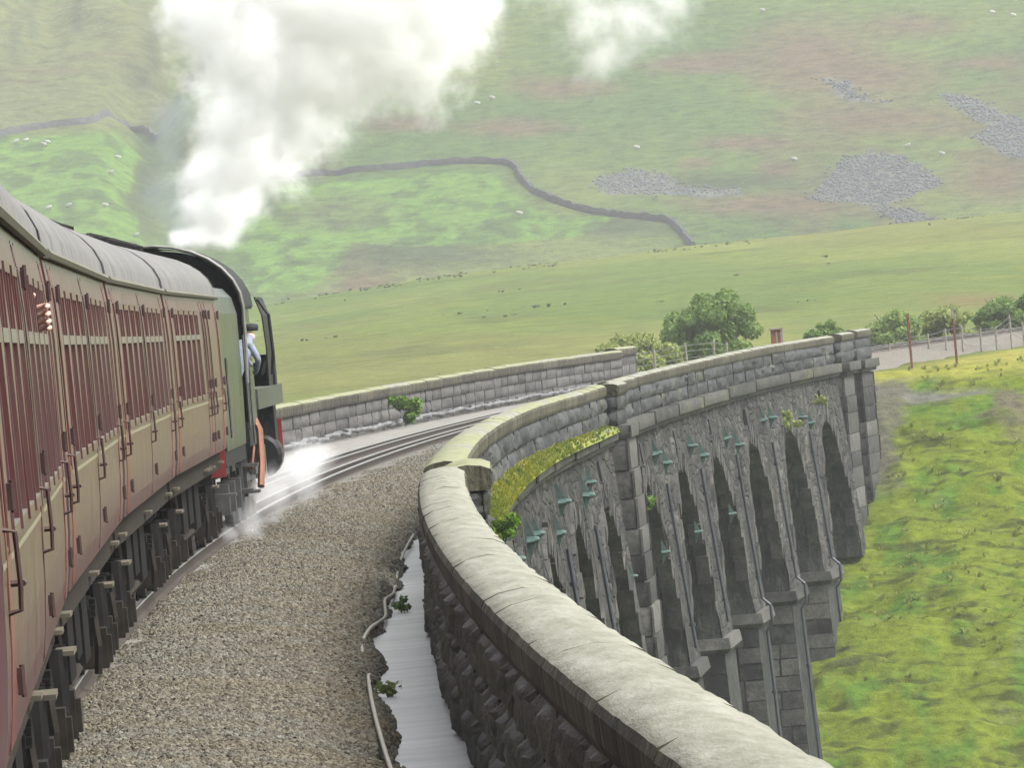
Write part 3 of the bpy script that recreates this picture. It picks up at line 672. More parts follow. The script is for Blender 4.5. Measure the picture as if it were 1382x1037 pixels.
cable('cable', [(77.5, 3.36, -.56), (75.5, 3.28, -.42), (70, 3.28, -.40), (62, 3.29, -.40), (50, 3.30, -.40), (42, 3.30, -.40)], .019, 'near length of pale cable along the grey walkway, at the bottom of the picture')
pts = [(s, -4.25+.12*math.sin(s*1.9)+random.uniform(-.07, .07), -.10+random.uniform(-.05, .06)) for s in np.arange(205, 332, .9)]
cable('cable_bundle', pts, .07, 'lumpy grey bundle of cables lying along the foot of the far parapet', simple('grey_cable', (.16, .165, .16), .7, 0, .6, 2.5), 'cable')
# ================================================================== the train
def paint(name, col, rough=.3, dirt=(.26, .24, .235), dirtamt=.45, coat=.3):
    col, dirt = sc_(col), sc_(dirt); m, t, b, out = nodes(name); b.inputs['Specular IOR Level'].default_value = .45; tc = N(t, 'ShaderNodeTexCoord').outputs['Object']
    n1 = noise(t, tc, 1.5, 5, .6, stretch=(1, 1.5, .25)); n2 = noise(t, tc, 14, 4, .6)
    sx = N(t, 'ShaderNodeSeparateXYZ'); t.links.new(tc, sx.inputs[0])
    k = math_(t, 'MULTIPLY', ramp(t, n1, [(.35, (0, 0, 0)), (.7, (1, 1, 1))]), dirtamt)
    c = mix(t, k, col, dirt); t.links.new(c, b.inputs['Base Color'])
    t.links.new(math_(t, 'ADD', math_(t, 'MULTIPLY', n1, .25), rough-.1), b.inputs['Roughness'])
    b.inputs['Coat Weight'].default_value = coat; b.inputs['Coat Roughness'].default_value = .22
    bump(t, b, n2, .12, .003); return m
MAROON = paint('maroon_coach_paint', (.13, .03, .03)); MAROON2 = paint('faded_maroon_door_paint', (.22, .045, .04), .38)
ROOFG = simple('weathered_grey_roof', (.20, .195, .185), .75, 0, .3, 1.2, .004, stretch=(.6, 2, 1)); GUT = simple('grimy_cream_gutter', (.17, .16, .115), .7, 0, .4, 5)
UNDER = simple('underframe_black', (.016, .015, .014), .8, 0, .6, 4, spec=.08); GREASE = simple('brake_dust_brown', (.045, .038, .030), .9, 0, .4, 6, spec=.08); WORN = simple('worn_step_wood', (.17, .15, .11), .9, 0, .3, 5, spec=.1)
DARKM = simple('dark_bronze_fitting', (.08, .04, .035), .45, .4, .3, 10); BRASS = simple('pale_metal_frame', (.34, .31, .29), .4, .6, .2, 10); LINE = simple('straw_lining', (.30, .27, .17), .5, 0, .1, 5)
GLASS, t_, b_, o_ = nodes('window_glass'); b_.inputs['Base Color'].default_value = (.12, .08, .07, 1); b_.inputs['Roughness'].default_value = .10; b_.inputs['IOR'].default_value = 1.5; b_.inputs['Specular IOR Level'].default_value = .42
GLASS_T, t_, b_, o_ = nodes('toplight_glass'); b_.inputs['Base Color'].default_value = (.115, .016, .024, 1); b_.inputs['Roughness'].default_value = .3; b_.inputs['Specular IOR Level'].default_value = .0
BELL = simple('gangway_bellows', (.02, .02, .02), .9)
WHEELM = simple('wheel_steel', (.09, .07, .055), .6, .5, .4, 5)
PITCH_C, LC = 20.42, 19.66
WZ0, WZT, WZ1, ZB, ZG = 2.12, 2.90, 3.23, 1.38, 3.43
SIDE = [(1.38, 1.325), (1.52, 1.345), (1.75, 1.362), (2.06, 1.372), (2.12, 1.373), (2.90, 1.368), (3.23, 1.350), (3.43, 1.325)]
def side_x(z): return float(np.interp(z, [q[0] for q in SIDE], [q[1] for q in SIDE]))
def coach_layout(kind):
    wins, doors, vents = [], [], []
    if kind == 'open':
        wins = [a*y for a in (-1, 1) for y in (1.45, 3.30, 5.15, 7.00)]; doors = [-8.75, 0, 8.75]
    else:
        wins = [-7.0, -5.15, -3.3, -1.45, .4]; doors = [-8.75, 2.6, 3.55, 4.9, 8.75]
    return sorted(wins), sorted(doors)
def tub(name, mb, mat, par, smooth=False): return mb.build(name, mat, par, smooth)
def wheelset_parts(par, y, r=.46):
    for sx in (-1, 1):
        mb = MB(); mb.lathe([(-.065, r-.02), (-.065, r+.03), (-.03, r+.03), (-.025, r), (.065, r), (.07, r-.06), (.04, r-.07), (.03, .14), (.10, .12), (.10, .0)], (sx*.75, y, r), 'x', 22) if sx > 0 else mb.lathe([(.065, r-.02), (.065, r+.03), (.03, r+.03), (.025, r), (-.065, r), (-.07, r-.06), (-.04, r-.07), (-.03, .14), (-.10, .12), (-.10, .0)], (sx*.75, y, r), 'x', 22)
        tub('wheel', mb, WHEELM, par, False)
def bogie(par, yc):
    mb = MB()
    for sx in (-1, 1):
        mb.box(sx*1.02-.06, sx*1.02+.06, yc-1.9, yc+1.9, .62, .86); mb.box(sx*1.02-.09, sx*1.02+.09, yc-.4, yc+.4, .35, .62)
        mb.tube([(sx*1.1, yc-.42, .55), (sx*1.1, yc-.42, .95)], .09, 8); mb.tube([(sx*1.1, yc+.42, .55), (sx*1.1, yc+.42, .95)], .09, 8)
    mb.box(-1.05, 1.05, yc-.35, yc+.35, .6, .95); mb.box(-1.1, 1.1, yc-1.95, yc-1.83, .5, .8); mb.box(-1.1, 1.1, yc+1.83, yc+1.95, .5, .8)
    bg_ = tub('bogie', mb, UNDER, par)
    for y in (yc-1.3, yc+1.3):
        wheelset_parts(bg_, y)
        m2 = MB(); m2.box(.93, 1.20, y-.15, y+.15, .30, .62); m2.box(1.20, 1.235, y-.10, y+.10, .34, .56); tub('axlebox', m2, GREASE, bg_)
        m2 = MB()
        for k in range(5): m2.box(1.03, 1.13, y-.55+k*.09, y+.55-k*.09, .64+k*.045, .68+k*.045)
        tub('leaf_spring', m2, UNDER, bg_)
        m2 = MB(); m2.tube([(1.12, y-.62, .72), (1.14, y-.64, .50), (1.12, y-.60, .28)], .035, 6); tub('brake_hanger', m2, GREASE, bg_)
    m2 = MB(); m2.box(1.13, 1.26, yc-.4, yc+.4, .905, .935); tub('step_board', m2, WORN, bg_)
def make_coach(kind, label, par_s):
    L2 = LC/2; t = tag(empty('passenger_coach', W(par_s, 0, 0), heading(par_s)), label, 'railway coach', 'maroon coaches of the train')
    wins, doors = coach_layout(kind)
    # body shell with real window openings on the right-hand side
    op = sorted([(y-.62, y+.62) for y in wins] + [(y-.24, y+.24) for y in doors]); cuts = [-L2]
    for a, b in op: cuts += [a, b]
    cuts.append(L2); mb = MB()
    zs = [q[0] for q in SIDE]
    for i in range(len(cuts)-1):
        a, b = cuts[i], cuts[i+1]; hole = (i % 2 == 1)
        for j in range(len(zs)-1):
            if hole and WZ0-.001 <= zs[j] < WZ1-.001: continue
            mb.poly([(side_x(zs[j]), a, zs[j]), (side_x(zs[j]), b, zs[j]), (side_x(zs[j+1]), b, zs[j+1]), (side_x(zs[j+1]), a, zs[j+1])])
        if hole:
            for (y, fl) in ((a, 0), (b, 1)): mb.poly([(side_x(WZ0), y, WZ0), (side_x(WZ1), y, WZ1), (side_x(WZ1)-.07, y, WZ1), (side_x(WZ0)-.07, y, WZ0)])
            for z in (WZ0, WZ1): mb.poly([(side_x(z), a, z), (side_x(z), b, z), (side_x(z)-.07, b, z), (side_x(z)-.07, a, z)])
    for j in range(len(zs)-1): mb.poly([(-side_x(zs[j]), L2, zs[j]), (-side_x(zs[j]), -L2, zs[j]), (-side_x(zs[j+1]), -L2, zs[j+1]), (-side_x(zs[j+1]), L2, zs[j+1])])
    for y in (-L2, L2): mb.poly([(x, y, z) for (z, x) in SIDE]+[(-x, y, z) for (z, x) in SIDE[::-1]])
    mb.poly([(1.325, -L2, ZB), (1.325, L2, ZB), (-1.325, L2, ZB), (-1.325, -L2, ZB)])
    tub('body', mb, MAROON, t)
    # roof: high elliptical section with shallow ribs
    mb = MB(); a = np.linspace(0, math.pi, 19); ys = np.linspace(-L2-.02, L2+.02, 12)
    G = np.array([[(1.345*math.cos(q), y, ZG+.71*math.sin(q)**.92) for y in ys] for q in a]); mb.quadgrid(G)
    for y in (-L2-.02, L2+.02): mb.poly([(1.345*math.cos(q), y, ZG+.71*math.sin(q)**.92) for q in a])
    roof = tub('roof', mb, ROOFG, t, True)
    mb = MB()
    for y in np.linspace(-L2, L2, 8): mb.quadgrid(np.array([[(1.357*math.cos(q), y+d, ZG+.718*math.sin(q)**.92) for d in (-.04, .04)] for q in a]))
    tub('roof_rib', mb, ROOFG, roof)
    mb = MB(); mb.tube([(1.36, -L2, ZG), (1.36, L2, ZG)], .032, 6); tub('gutter', mb, GUT, t)
    for y in np.linspace(-8, 8, 7):
        mb = MB(); mb.lathe([(0, .14), (.10, .15), (.14, .05)], (.45 if int(y*10) % 2 else -.45, y, ZG+.62), 'z', 10); tub('roof_ventilator', mb, UNDER, roof)
    mb = MB(); mb.tube([(.50, -L2+2, ZG+.64), (.46, -L2+2.6, ZG+.73), (.42, 0, ZG+.75), (.46, L2-2.6, ZG+.73), (.50, L2-2, ZG+.64)], .04, 6); mb.tube([(.2, -L2+.6, ZG+.66), (.16, -L2+1.6, ZG+.80), (.12, L2-1.6, ZG+.80), (.2, L2-.6, ZG+.66)], .045, 6); mb.tube([(-.1, -L2+3, ZG+.70), (-.1, -L2+3.6, ZG+.84), (-.12, L2-4, ZG+.84), (-.1, L2-3, ZG+.70)], .04, 6); tub('roof_conduit', mb, UNDER, roof)
    mb = MB(); mb.poly([(1.3745, -L2, 2.062), (1.3745, L2, 2.062), (1.3748, L2, 2.088), (1.3748, -L2, 2.088)]); tub('lining', mb, LINE, t)
    for y in ():
        mb = MB(); mb.tube([(1.37, y, ZG-.02), (1.385, y, 3.2), (1.39, y, 2.0), (1.36, y, 1.3)], .02, 6); tub('downpipe', mb, UNDER, t)
    for y in wins:
        mb = MB(); x0, x1 = side_x(WZ0)-.045, side_x(WZ1)-.045; X0, X1 = x0+.058, x1+.058
        def bar(ya, yb, za, zb): 
            xa, xb = float(np.interp(za, [WZ0, WZ1], [x0, x1])), float(np.interp(zb, [WZ0, WZ1], [x0, x1]))
            mb.hexa([(xa, ya, za), (xa+.058, ya, za), (xa+.058, yb, za), (xa, yb, za), (xb, ya, zb), (xb+.058, ya, zb), (xb+.058, yb, zb), (xb, yb, zb)])
        bar(y-.617, y-.575, WZ0+.005, WZ1-.005); bar(y+.575, y+.617, WZ0+.005, WZ1-.005); bar(y-.575, y+.575, WZ0+.005, WZ0+.05); bar(y-.575, y+.575, WZ1-.05, WZ1-.005); bar(y-.03, y+.03, WZT+.03, WZ1-.05)
        wn = tub('window', mb, MAROON, t)
        mb = MB(); bar(y-.57, y+.57, WZT-.025, WZT+.035); tub('transom', mb, BRASS, wn); mb = MB(); bar(y-.57, y+.57, WZ0+.051, WZ0+.062); tub('sill_strip', mb, BRASS, wn)
        for (za, zb) in ((WZ0+.03, WZT-.02), (WZT+.02, WZ1-.03)):
            mb = MB(); mb.poly([(x0+.015, y-.6, za), (x0+.015, y+.6, za), (x0+.013, y+.6, zb), (x0+.013, y-.6, zb)]); tub('pane', mb, GLASS if za < 2.5 else GLASS_T, wn)
    for di, y in enumerate(doors):
        mb = MB(); e = .006
        def plate(ya, yb, za, zb, e=.006):
            n = 4; zz = np.linspace(za, zb, n+1)
            mb.quadgrid(np.array([[(side_x(z)+e, yy, z) for yy in (ya, yb)] for z in zz]))
            for yy in (ya, yb): mb.quadgrid(np.array([[(side_x(z)+ee, yy, z) for ee in (0, e)] for z in zz]))
        plate(y-.40, y+.40, 1.40, 2.10); plate(y-.40, y-.25, 2.10, 3.34); plate(y+.25, y+.40, 2.10, 3.34); plate(y-.25, y+.25, 3.24, 3.34)
        dr = tub('door', mb, MAROON2 if di % 2 == 0 else MAROON, t)
        mb = MB(); 
        for yy in (y-.425, y+.425): plate(yy-.012, yy+.012, 1.39, 3.36, .003)
        tub('door_gap', mb, UNDER, dr)
        mb = MB(); mb.poly([(side_x(2.5)-.03, y-.26, WZ0), (side_x(2.5)-.03, y+.26, WZ0), (side_x(3.2)-.03, y+.26, WZ1), (side_x(3.2)-.03, y-.26, WZ1)]); tub('pane', mb, GLASS, dr)
        for z in (1.62, 2.30, 3.19):
            mb = MB(); x = side_x(z)+.008; mb.box(x, x+.02, y+.36, y+.46, z-.05, z+.05); mb.tube([(x+.02, y+.42, z-.06), (x+.02, y+.42, z+.06)], .011, 6); tub('hinge', mb, DARKM, dr)
        mb = MB(); x = side_x(2.0)+.01; mb.tube([(x, y-.33, 2.0), (x+.045, y-.33, 2.0)], .014, 6); mb.tube([(x+.045, y-.38, 2.0), (x+.048, y-.28, 2.0)], .012, 6); tub('handle', mb, DARKM, dr)
        mb = MB(); x = side_x(2.0); mb.tube([(x, y-.55, 1.90), (x+.045, y-.55, 1.91), (x+.05, y-.55, 2.0), (x+.045, y-.55, 2.19), (x, y-.55, 2.20)], .011, 6); tub('grab_rail', mb, DARKM, dr)
        mb = MB(); mb.box(1.08, 1.30, y-.30, y+.30, 1.20, 1.225); tub('step_board', mb, WORN, dr)
        mb = MB(); mb.box(1.16, 1.22, y-.30, y-.26, 1.235, 1.38); mb.box(1.16, 1.22, y+.26, y+.30, 1.235, 1.38); tub('step_bracket', mb, UNDER, dr)
    mb = MB()
    for sx in (-1, 1): mb.box(sx*1.18-.05, sx*1.18+.05, -L2+.05, L2-.05, 1.12, 1.379)
    mb.box(-.9, .9, -L2+.1, L2-.1, 1.05, 1.30); uf = tub('underframe', mb, GREASE, t)
    for (y0, y1, z0) in ((-3.2, -1.6, .55), (-.9, .6, .62), (1.4, 3.1, .5)):
        mb = MB(); mb.box(.55, 1.12, y0, y1, z0, 1.06); tub('battery_box', mb, UNDER, uf)
    mb = MB(); mb.tube([(1.05, -4.2, 1.1), (1.05, -2.9, .48), (1.05, 2.9, .48), (1.05, 4.2, 1.1)], .045, 6); tub('truss_rod', mb, GREASE, uf)
    mb = MB(); mb.lathe([(-.5, .16), (.5, .16)], (.8, 4.6, .8), 'y', 12); tub('vacuum_cylinder', mb, GREASE, uf)
    for yc in (-7.0, 7.0): bogie(t, yc)
    mb = MB()
    for k in range(5): mb.box(-.62, .62, L2+.02+k*.15, L2+.10+k*.15, 1.25, 3.30); mb.box(-.58, .58, L2+.10+k*.15, L2+.17+k*.15, 1.28, 3.26)
    tub('gangway_bellows', mb, BELL, t)
    for x in (-.87, .87):
        for yy, d in ((-L2, -1), (L2, 1)):
            mb = MB(); mb.lathe([(0, .10), (d*.20, .09), (d*.21, .22), (d*.27, .23)] if True else [], (x, yy, 1.06), 'y', 12); tub('buffer', mb, UNDER, t)
    return t
GAP0 = 48.1
make_coach('open', 'nearest maroon coach at the left edge with a hand gripping its window', GAP0-PITCH_C/2)
make_coach('open', 'second maroon coach, between the nearest coach and the middle of the train', GAP0+PITCH_C/2)
make_coach('open', 'third maroon coach, next one behind the coach coupled to the tender', GAP0+PITCH_C*1.5)
make_coach('brake', 'maroon coach with pairs of luggage doors coupled right behind the green tender', GAP0+PITCH_C*2.5)

# ---- tender and locomotive
LG = paint('locomotive_green', (.026, .044, .032), .28, (.07, .07, .062), .35, .35); BLK = simple('locomotive_black', (.014, .014, .015), .55, 0, .6, 3, spec=.25); RED = simple('buffer_beam_red', (.30, .025, .03), .5, 0, .2, 4); COPPER = simple('copper_pipe', (.34, .16, .10), .38, .75, .2, 6); GREY = simple('oily_steel', (.17, .17, .165), .42, .6, .4, 5); RIM = simple('cab_rim', (.11, .12, .095), .5, .3, .2, 6)
COAL = simple('coal', (.012, .012, .013), .5, 0, .5, 20, .05)
T0 = GAP0+PITCH_C*3-.05
ten = tag(empty('tender', W(T0+4.3, 0, 0), heading(T0+4.3)), 'green six-wheeled tender behind the steam locomotive, heaped with coal', 'tender')
mb = MB(); tp = [(1.28, 1.32), (1.30, 2.2), (1.30, 3.22), (1.24, 3.46), (1.12, 3.60)]
for (y0, y1) in ((-3.75, 3.75),):
    G = np.array([[(x, y, z) for y in (y0, y1)] for (x, z) in tp]); mb.quadgrid(G); mb.quadgrid(G*[-1, 1, 1])
    mb.poly([(x, y0, z) for (x, z) in tp]+[(-x, y0, z) for (x, z) in tp[::-1]]); mb.poly([(x, y1, z) for (x, z) in tp]+[(-x, y1, z) for (x, z) in tp[::-1]])
    mb.poly([(1.28, y0, 1.32), (1.28, y1, 1.32), (-1.28, y1, 1.32), (-1.28, y0, 1.32)])
tub('tank', mb, LG, ten)
mb = MB(); G = np.array([[(x, y, 3.45+.55*(1-abs(x)/1.05)**.7*(1+.5*(fbm(x*5+9, y*5+2, 2)-.5))) for y in np.linspace(-1.5, 3.6, 26)] for x in np.linspace(-1.05, 1.05, 12)]); mb.quadgrid(G); tub('coal_heap', mb, COAL, ten)
mb = MB(); mb.box(-1.26, 1.26, -4.05, 3.9, 1.10, 1.315); tub('frame', mb, BLK, ten)
mb = MB(); mb.box(-1.25, 1.25, -4.13, -4.052, .98, 1.40); tub('buffer_beam', mb, RED, ten)
for y in (-2.3, 0, 2.3):
    wheelset_parts(ten, y, .62); mb = MB(); mb.box(.95, 1.2, y-.17, y+.17, .42, .85); mb.box(1.02, 1.12, y-.6, y+.6, .95, 1.1); tub('axlebox', mb, GREY, ten)
mb = MB(); mb.tube([(1.36, 3.72, 1.5), (1.36, 3.72, 2.9)], .02, 6); mb.tube([(1.36, -3.72, 1.5), (1.36, -3.72, 2.6)], .02, 6); tub('handrail', mb, GREY, ten)
mb = MB(); mb.box(1.0, 1.34, 3.1, 3.7, .62, .66); mb.box(1.0, 1.34, -3.7, -3.1, .7, .74); mb.box(1.15, 1.2, 3.35, 3.45, .66, 1.12); tub('step', mb, GREY, ten)

E0 = T0+8.75                      # rear of the cab
eng = tag(empty('steam_locomotive', W(E0+7.4, 0, 0), heading(E0+7.4)), 'green and black steam locomotive at the head of the train blowing white steam', 'locomotive')
y0 = -7.4
def arch(x, zs, zt, n=14): return [(x*math.cos(q), zs+(zt-zs)*math.sin(q)) for q in np.linspace(0, math.pi, n)]
ca = [(1.33, 1.55)]+arch(1.33, 3.35, 4.26)+[(-1.33, 1.55)]
mb = MB(); G = np.array([[(x, y, z) for y in (y0+.9, y0+3.2)] for (x, z) in ca]); mb.quadgrid(G); mb.poly([(x, y0+3.2, z) for (x, z) in ca]); mb.m[-1] = 1; mb.quadgrid(np.array([[(x*.98, y, z-.03) for y in (y0+.91, y0+3.19)] for (x, z) in ca]), 1)
cabo = tub('cab', mb, [LG, BLK], eng)
mb = MB(); ra = arch(1.40, 3.32, 4.32, 16); G = np.array([[(x, y, z) for y in (y0-.25, y0+3.3)] for (x, z) in ra]); mb.quadgrid(G); mb.quadgrid(np.array([[(x*.985, y, z-.035) for y in (y0-.25, y0+3.3)] for (x, z) in ra])); tub('roof', mb, BLK, cabo, True)
mb = MB(); mb.tube([(x, y0-.25, z) for (x, z) in [(1.37, 2.2), (1.39, 2.8)]+ra], .028, 6); tub('roof_rim', mb, simple('bright_roof_rim', (.28, .28, .25), .5, .2, .2, 6), cabo)
mb = MB(); mb.box(1.335, 1.345, y0+1.5, y0+2.1, 2.45, 3.1); mb.box(1.335, 1.345, y0+2.25, y0+2.85, 2.45, 3.1); tub('window', mb, GLASS, cabo)
mb = MB(); mb.tube([(1.36, y0+.85, 1.3), (1.36, y0+.85, 3.0)], .022, 6); tub('handrail', mb, GREY, cabo)
mb = MB(); mb.lathe([(0, .62), (.1, .86), (4.6, .80), (4.65, .86), (8.6, .86), (8.75, .80), (8.8, .3)], (0, y0+3.2, 2.72), 'y', 28); tub('boiler', mb, LG, eng, True)
mb = MB(); mb.lathe([(0, .36), (.35, .30), (.42, .36), (.46, .36), (.46, .27)], (0, y0+10.6, 3.5), 'z', 18); tub('chimney', mb, BLK, eng, True)
mb = MB(); mb.lathe([(0, .42), (.25, .38), (.4, .22), (.43, 0)], (0, y0+7.3, 3.5), 'z', 18); tub('dome', mb, LG, eng, True)
mb = MB(); mb.lathe([(0, .05), (.18, .05), (.3, .08), (.32, .02)], (.5, y0+3.9, 3.5), 'z', 10); mb.lathe([(0, .07), (.25, .06)], (-.25, y0+3.9, 3.5), 'z', 10); tub('safety_valve', mb, COPPER, eng)
mb = MB(); mb.box(-1.36, 1.36, y0+3.25, y0+13.3, 2.00, 2.07); mb.box(1.30, 1.36, y0+3.25, y0+13.3, 1.76, 2.0); mb.box(-1.36, -1.30, y0+3.25, y0+13.3, 1.76, 2.0); tub('running_plate', mb, RIM, eng)
mb = MB(); mb.box(-.6, .6, y0+.5, y0+13.2, .75, 1.9); mb.box(-1.3, 1.3, y0+.5, y0+3.2, 1.25, 1.6); tub('frame', mb, BLK, eng)
for sx in (-1, 1):
    mb = MB(); n = 9; pp = [(sx*1.30, 2.07), (sx*1.31, 2.7), (sx*1.28, 3.2), (sx*1.18, 3.5)]
    mb.quadgrid(np.array([[(x, y, z) for y in (y0+9.6, y0+12.6)] for (x, z) in pp])); mb.quadgrid(np.array([[(x-sx*.02, y, z) for y in (y0+9.6, y0+12.6)] for (x, z) in pp]))
    for yy in (y0+9.6, y0+12.6): mb.quadgrid(np.array([[(x-sx*e, yy, z) for e in (0, .02)] for (x, z) in pp]))
    mb.tube([(sx*1.36, y0+9.7, 2.25), (sx*1.40, y0+9.65, 2.6), (sx*1.38, y0+9.65, 3.2), (sx*1.22, y0+9.7, 3.46)], .03, 6); tub('smoke_deflector', mb, BLK, eng)
    mb = MB(); mb.lathe([(-.55, .30), (-.5, .36), (.5, .36), (.55, .30), (.60, .12)], (sx*1.02, y0+10.9, .95), 'y', 18); mb.lathe([(-.55, .2), (.55, .2)], (sx*1.0, y0+10.9, 1.45), 'y', 12); mb.box(sx*1.0-.3, sx*1.0+.3, y0+10.4, y0+11.4, 1.2, 1.76); tub('cylinder', mb, BLK, eng)
    for y in (3.9, 6.0, 8.1):
        mb = MB(); r = .93; mb.lathe([(-.06, r-.05), (-.06, r), (.06, r), (.06, r-.09)], (sx*.76, y0+y, r), 'x', 28); mb.lathe([(-.08, .17), (.14, .17)], (sx*.76, y0+y, r), 'x', 12)
        for k in range(12):
            a = k*math.pi/6; mb.tube([(sx*.76, y0+y+.15*math.cos(a), r+.15*math.sin(a)), (sx*.76, y0+y+(r-.07)*math.cos(a), r+(r-.07)*math.sin(a))], .03, 5)
        tub('driving_wheel', mb, BLK, eng)
    mb = MB(); mb.box(sx*.98-.04, sx*.98+.04, y0+3.8, y0+8.2, .66, .78); mb.box(sx*1.08-.04, sx*1.08+.04, y0+6.0, y0+10.4, .74, .88); mb.box(sx*1.1-.05, sx*1.1+.05, y0+9.2, y0+9.6, .6, 1.15); mb.tube([(sx*1.1, y0+7.6, 1.6), (sx*1.12, y0+7.9, 1.2), (sx*1.1, y0+8.6, 1.1)], .05, 6); tub('connecting_rod', mb, GREY, eng)
for y in (10.2, 12.0): wheelset_parts(eng, y0+y, .46)
mb = MB(); mb.box(-1.3, 1.3, y0+13.2, y0+13.35, .95, 1.5); tub('buffer_beam', mb, RED, eng)
for x in (-.87, .87): mb = MB(); mb.lathe([(0, .12), (.35, .10), (.36, .24), (.44, .24)], (x, y0+13.35, 1.08), 'y', 14); tub('buffer', mb, BLK, eng)
mb = MB(); mb.tube([(1.30, y0+2.7, 1.62), (1.37, y0+2.6, 1.45), (1.37, y0+2.3, .95), (1.34, y0+2.1, .62)], .055, 8); mb.tube([(1.22, y0+2.9, 1.55), (1.24, y0+2.7, 1.2), (1.2, y0+2.4, .9)], .04, 7); tub('injector_pipe', mb, COPPER, eng)
mb = MB(); mb.lathe([(0, .14), (.5, .14)], (1.2, y0+11.9, 2.07), 'z', 12); mb.box(1.0, 1.34, y0+11.2, y0+11.7, 2.07, 2.45); mb.tube([(1.2, y0+11.2, 2.3), (1.25, y0+10.6, 2.42), (1.2, y0+10.2, 2.2)], .06, 7); tub('lubricator', mb, BLK, eng)
mb = MB(); mb.box(1.02, 1.36, y0+.9, y0+1.5, .55, .59); mb.box(1.02, 1.36, y0+.9, y0+1.5, .95, .99); mb.box(1.12, 1.18, y0+1.15, y0+1.25, .5, 1.5); tub('step', mb, GREY, eng)

# ---- people: the crew member leaning from the cab and a passenger's hand on a window bar
SKIN = simple('skin', (.78, .50, .40), .55, 0, .08, 8); BLUE = simple('pale_blue_overalls', (.26, .30, .37), .85, 0, .15, 8); CAP = simple('dark_cap', (.02, .02, .025), .8)
def skinned(name, joints, edges, radii, mats, par=None, zsplit=None, sub=2, M=None):
    me = bpy.data.meshes.new(name); me.from_pydata([tuple(j) for j in joints], edges, []); ob = link(name, me, par)
    for mm in mats: me.materials.append(mm)
    sk = ob.modifiers.new('skin', 'SKIN'); sk.use_smooth_shade = True
    for i, r in enumerate(radii): v = me.skin_vertices[0].data[i]; v.radius = (r, r) if not hasattr(r, '__len__') else r
    me.skin_vertices[0].data[0].use_root = True
    ss = ob.modifiers.new('sub', 'SUBSURF'); ss.levels = sub; ss.render_levels = sub
    dg = bpy.context.evaluated_depsgraph_get(); dg.update(); ev = ob.evaluated_get(dg); m2 = bpy.data.meshes.new_from_object(ev); ob.modifiers.clear(); ob.data = m2
    if zsplit is not None and len(mats) > 1: m2.polygons.foreach_set('material_index', [1 if zsplit(p.center) else 0 for p in m2.polygons])
    return ob
cl = E0+.55; drv = tag(empty('person', W(cl, 1.18, 1.62), heading(cl)), 'crew member in pale blue overalls leaning out of the locomotive cab, looking ahead', 'person')
J = [(-.16, -.10, .52), (-.06, -.04, .78), (.08, .06, 1.0), (.16, .22, 1.16), (.19, .34, 1.20), (.21, .42, 1.23), (.23, .52, 1.27),      # pelvis..head
     (.22, .10, 1.12), (.33, .04, .90), (.28, .22, .74), (.24, .30, .70), (.02, .30, 1.14), (.10, .46, .95), (.18, .58, .84), (.20, .64, .82),
     (-.14, -.15, .40), (-.10, -.16, .05), (-.12, .10, .40), (-.08, .14, .05)]
skinned('body', J, [(0, 1), (1, 2), (2, 3), (3, 4), (4, 5), (5, 6), (3, 7), (7, 8), (8, 9), (9, 10), (3, 11), (11, 12), (12, 13), (13, 14), (0, 15), (15, 16), (0, 17), (17, 18)],
        [.15, .15, .17, .15, .06, .085, .095, .065, .05, .04, .04, .065, .05, .04, .04, .10, .08, .10, .08], [BLUE, SKIN], drv, lambda c: c.y > .38 and c.z > 1.1)
mb = MB(); mb.lathe([(0, .115), (.06, .125), (.10, .11), (.12, 0)], (.23, .50, 1.33), 'z', 14); mb.box(.15, .31, .58, .70, 1.335, 1.35); tub('cap', mb, CAP, drv, True)
hs_ = 42.4; hp = tag(empty('person', W(hs_, 1.30, 2.98), heading(hs_)), 'passenger inside the nearest coach, only the fingers gripping the window edge showing', 'person')
J = [(-.25, .30, -.55), (-.12, .16, -.22), (-.045, .06, -.02), (.0, .035, .02)]; E_ = [(0, 1), (1, 2), (2, 3)]; Rr = [.05, .042, .03, .034]
for k, (z, l) in enumerate(((.085, .8), (.045, 1.0), (.005, 1.0), (-.03, .8))):
    b = len(J); J += [(.045, .045, z+.0), (.105, .03, z+.012), (.125, -.025*l, z+.008), (.105, -.075*l, z-.002)]; E_ += [(3, b), (b, b+1), (b+1, b+2), (b+2, b+3)]; Rr += [.0155, .015, .0145, .0125]
b = len(J); J += [(.0, -.01, .09), (.03, -.03, .135), (.06, -.045, .165)]; E_ += [(3, b), (b, b+1), (b+1, b+2)]; Rr += [.018, .016, .013]
skinned('hand', J, E_, Rr, [SKIN], hp, None, 1)
# ================================================================== vegetation
def leaf_mat(name, a, b_, trans=.25, sc1=1.6):
    a, b_ = sc_(a), sc_(b_); m, t, b, out = nodes(name); P = N(t, 'ShaderNodeNewGeometry').outputs['Position']
    n1 = noise(t, P, sc1, 4, .6, stretch=(1, .25, 1) if sc1 < 1.5 else None); n2 = noise(t, P, 14, 2)
    c = ramp(t, math_(t, 'ADD', math_(t, 'MULTIPLY', n1, .6), math_(t, 'MULTIPLY', n2, .4)), [(.32, a), (.66, b_)])
    t.links.new(c, b.inputs['Base Color']); b.inputs['Roughness'].default_value = .6; b.inputs['Specular IOR Level'].default_value = .25
    tr = N(t, 'ShaderNodeBsdfTranslucent'); t.links.new(c, tr.inputs[0]); mx = N(t, 'ShaderNodeMixShader'); mx.inputs[0].default_value = trans
    t.links.new(b.outputs[0], mx.inputs[1]); t.links.new(tr.outputs[0], mx.inputs[2]); t.links.new(mx.outputs[0], out.inputs[0]); return m
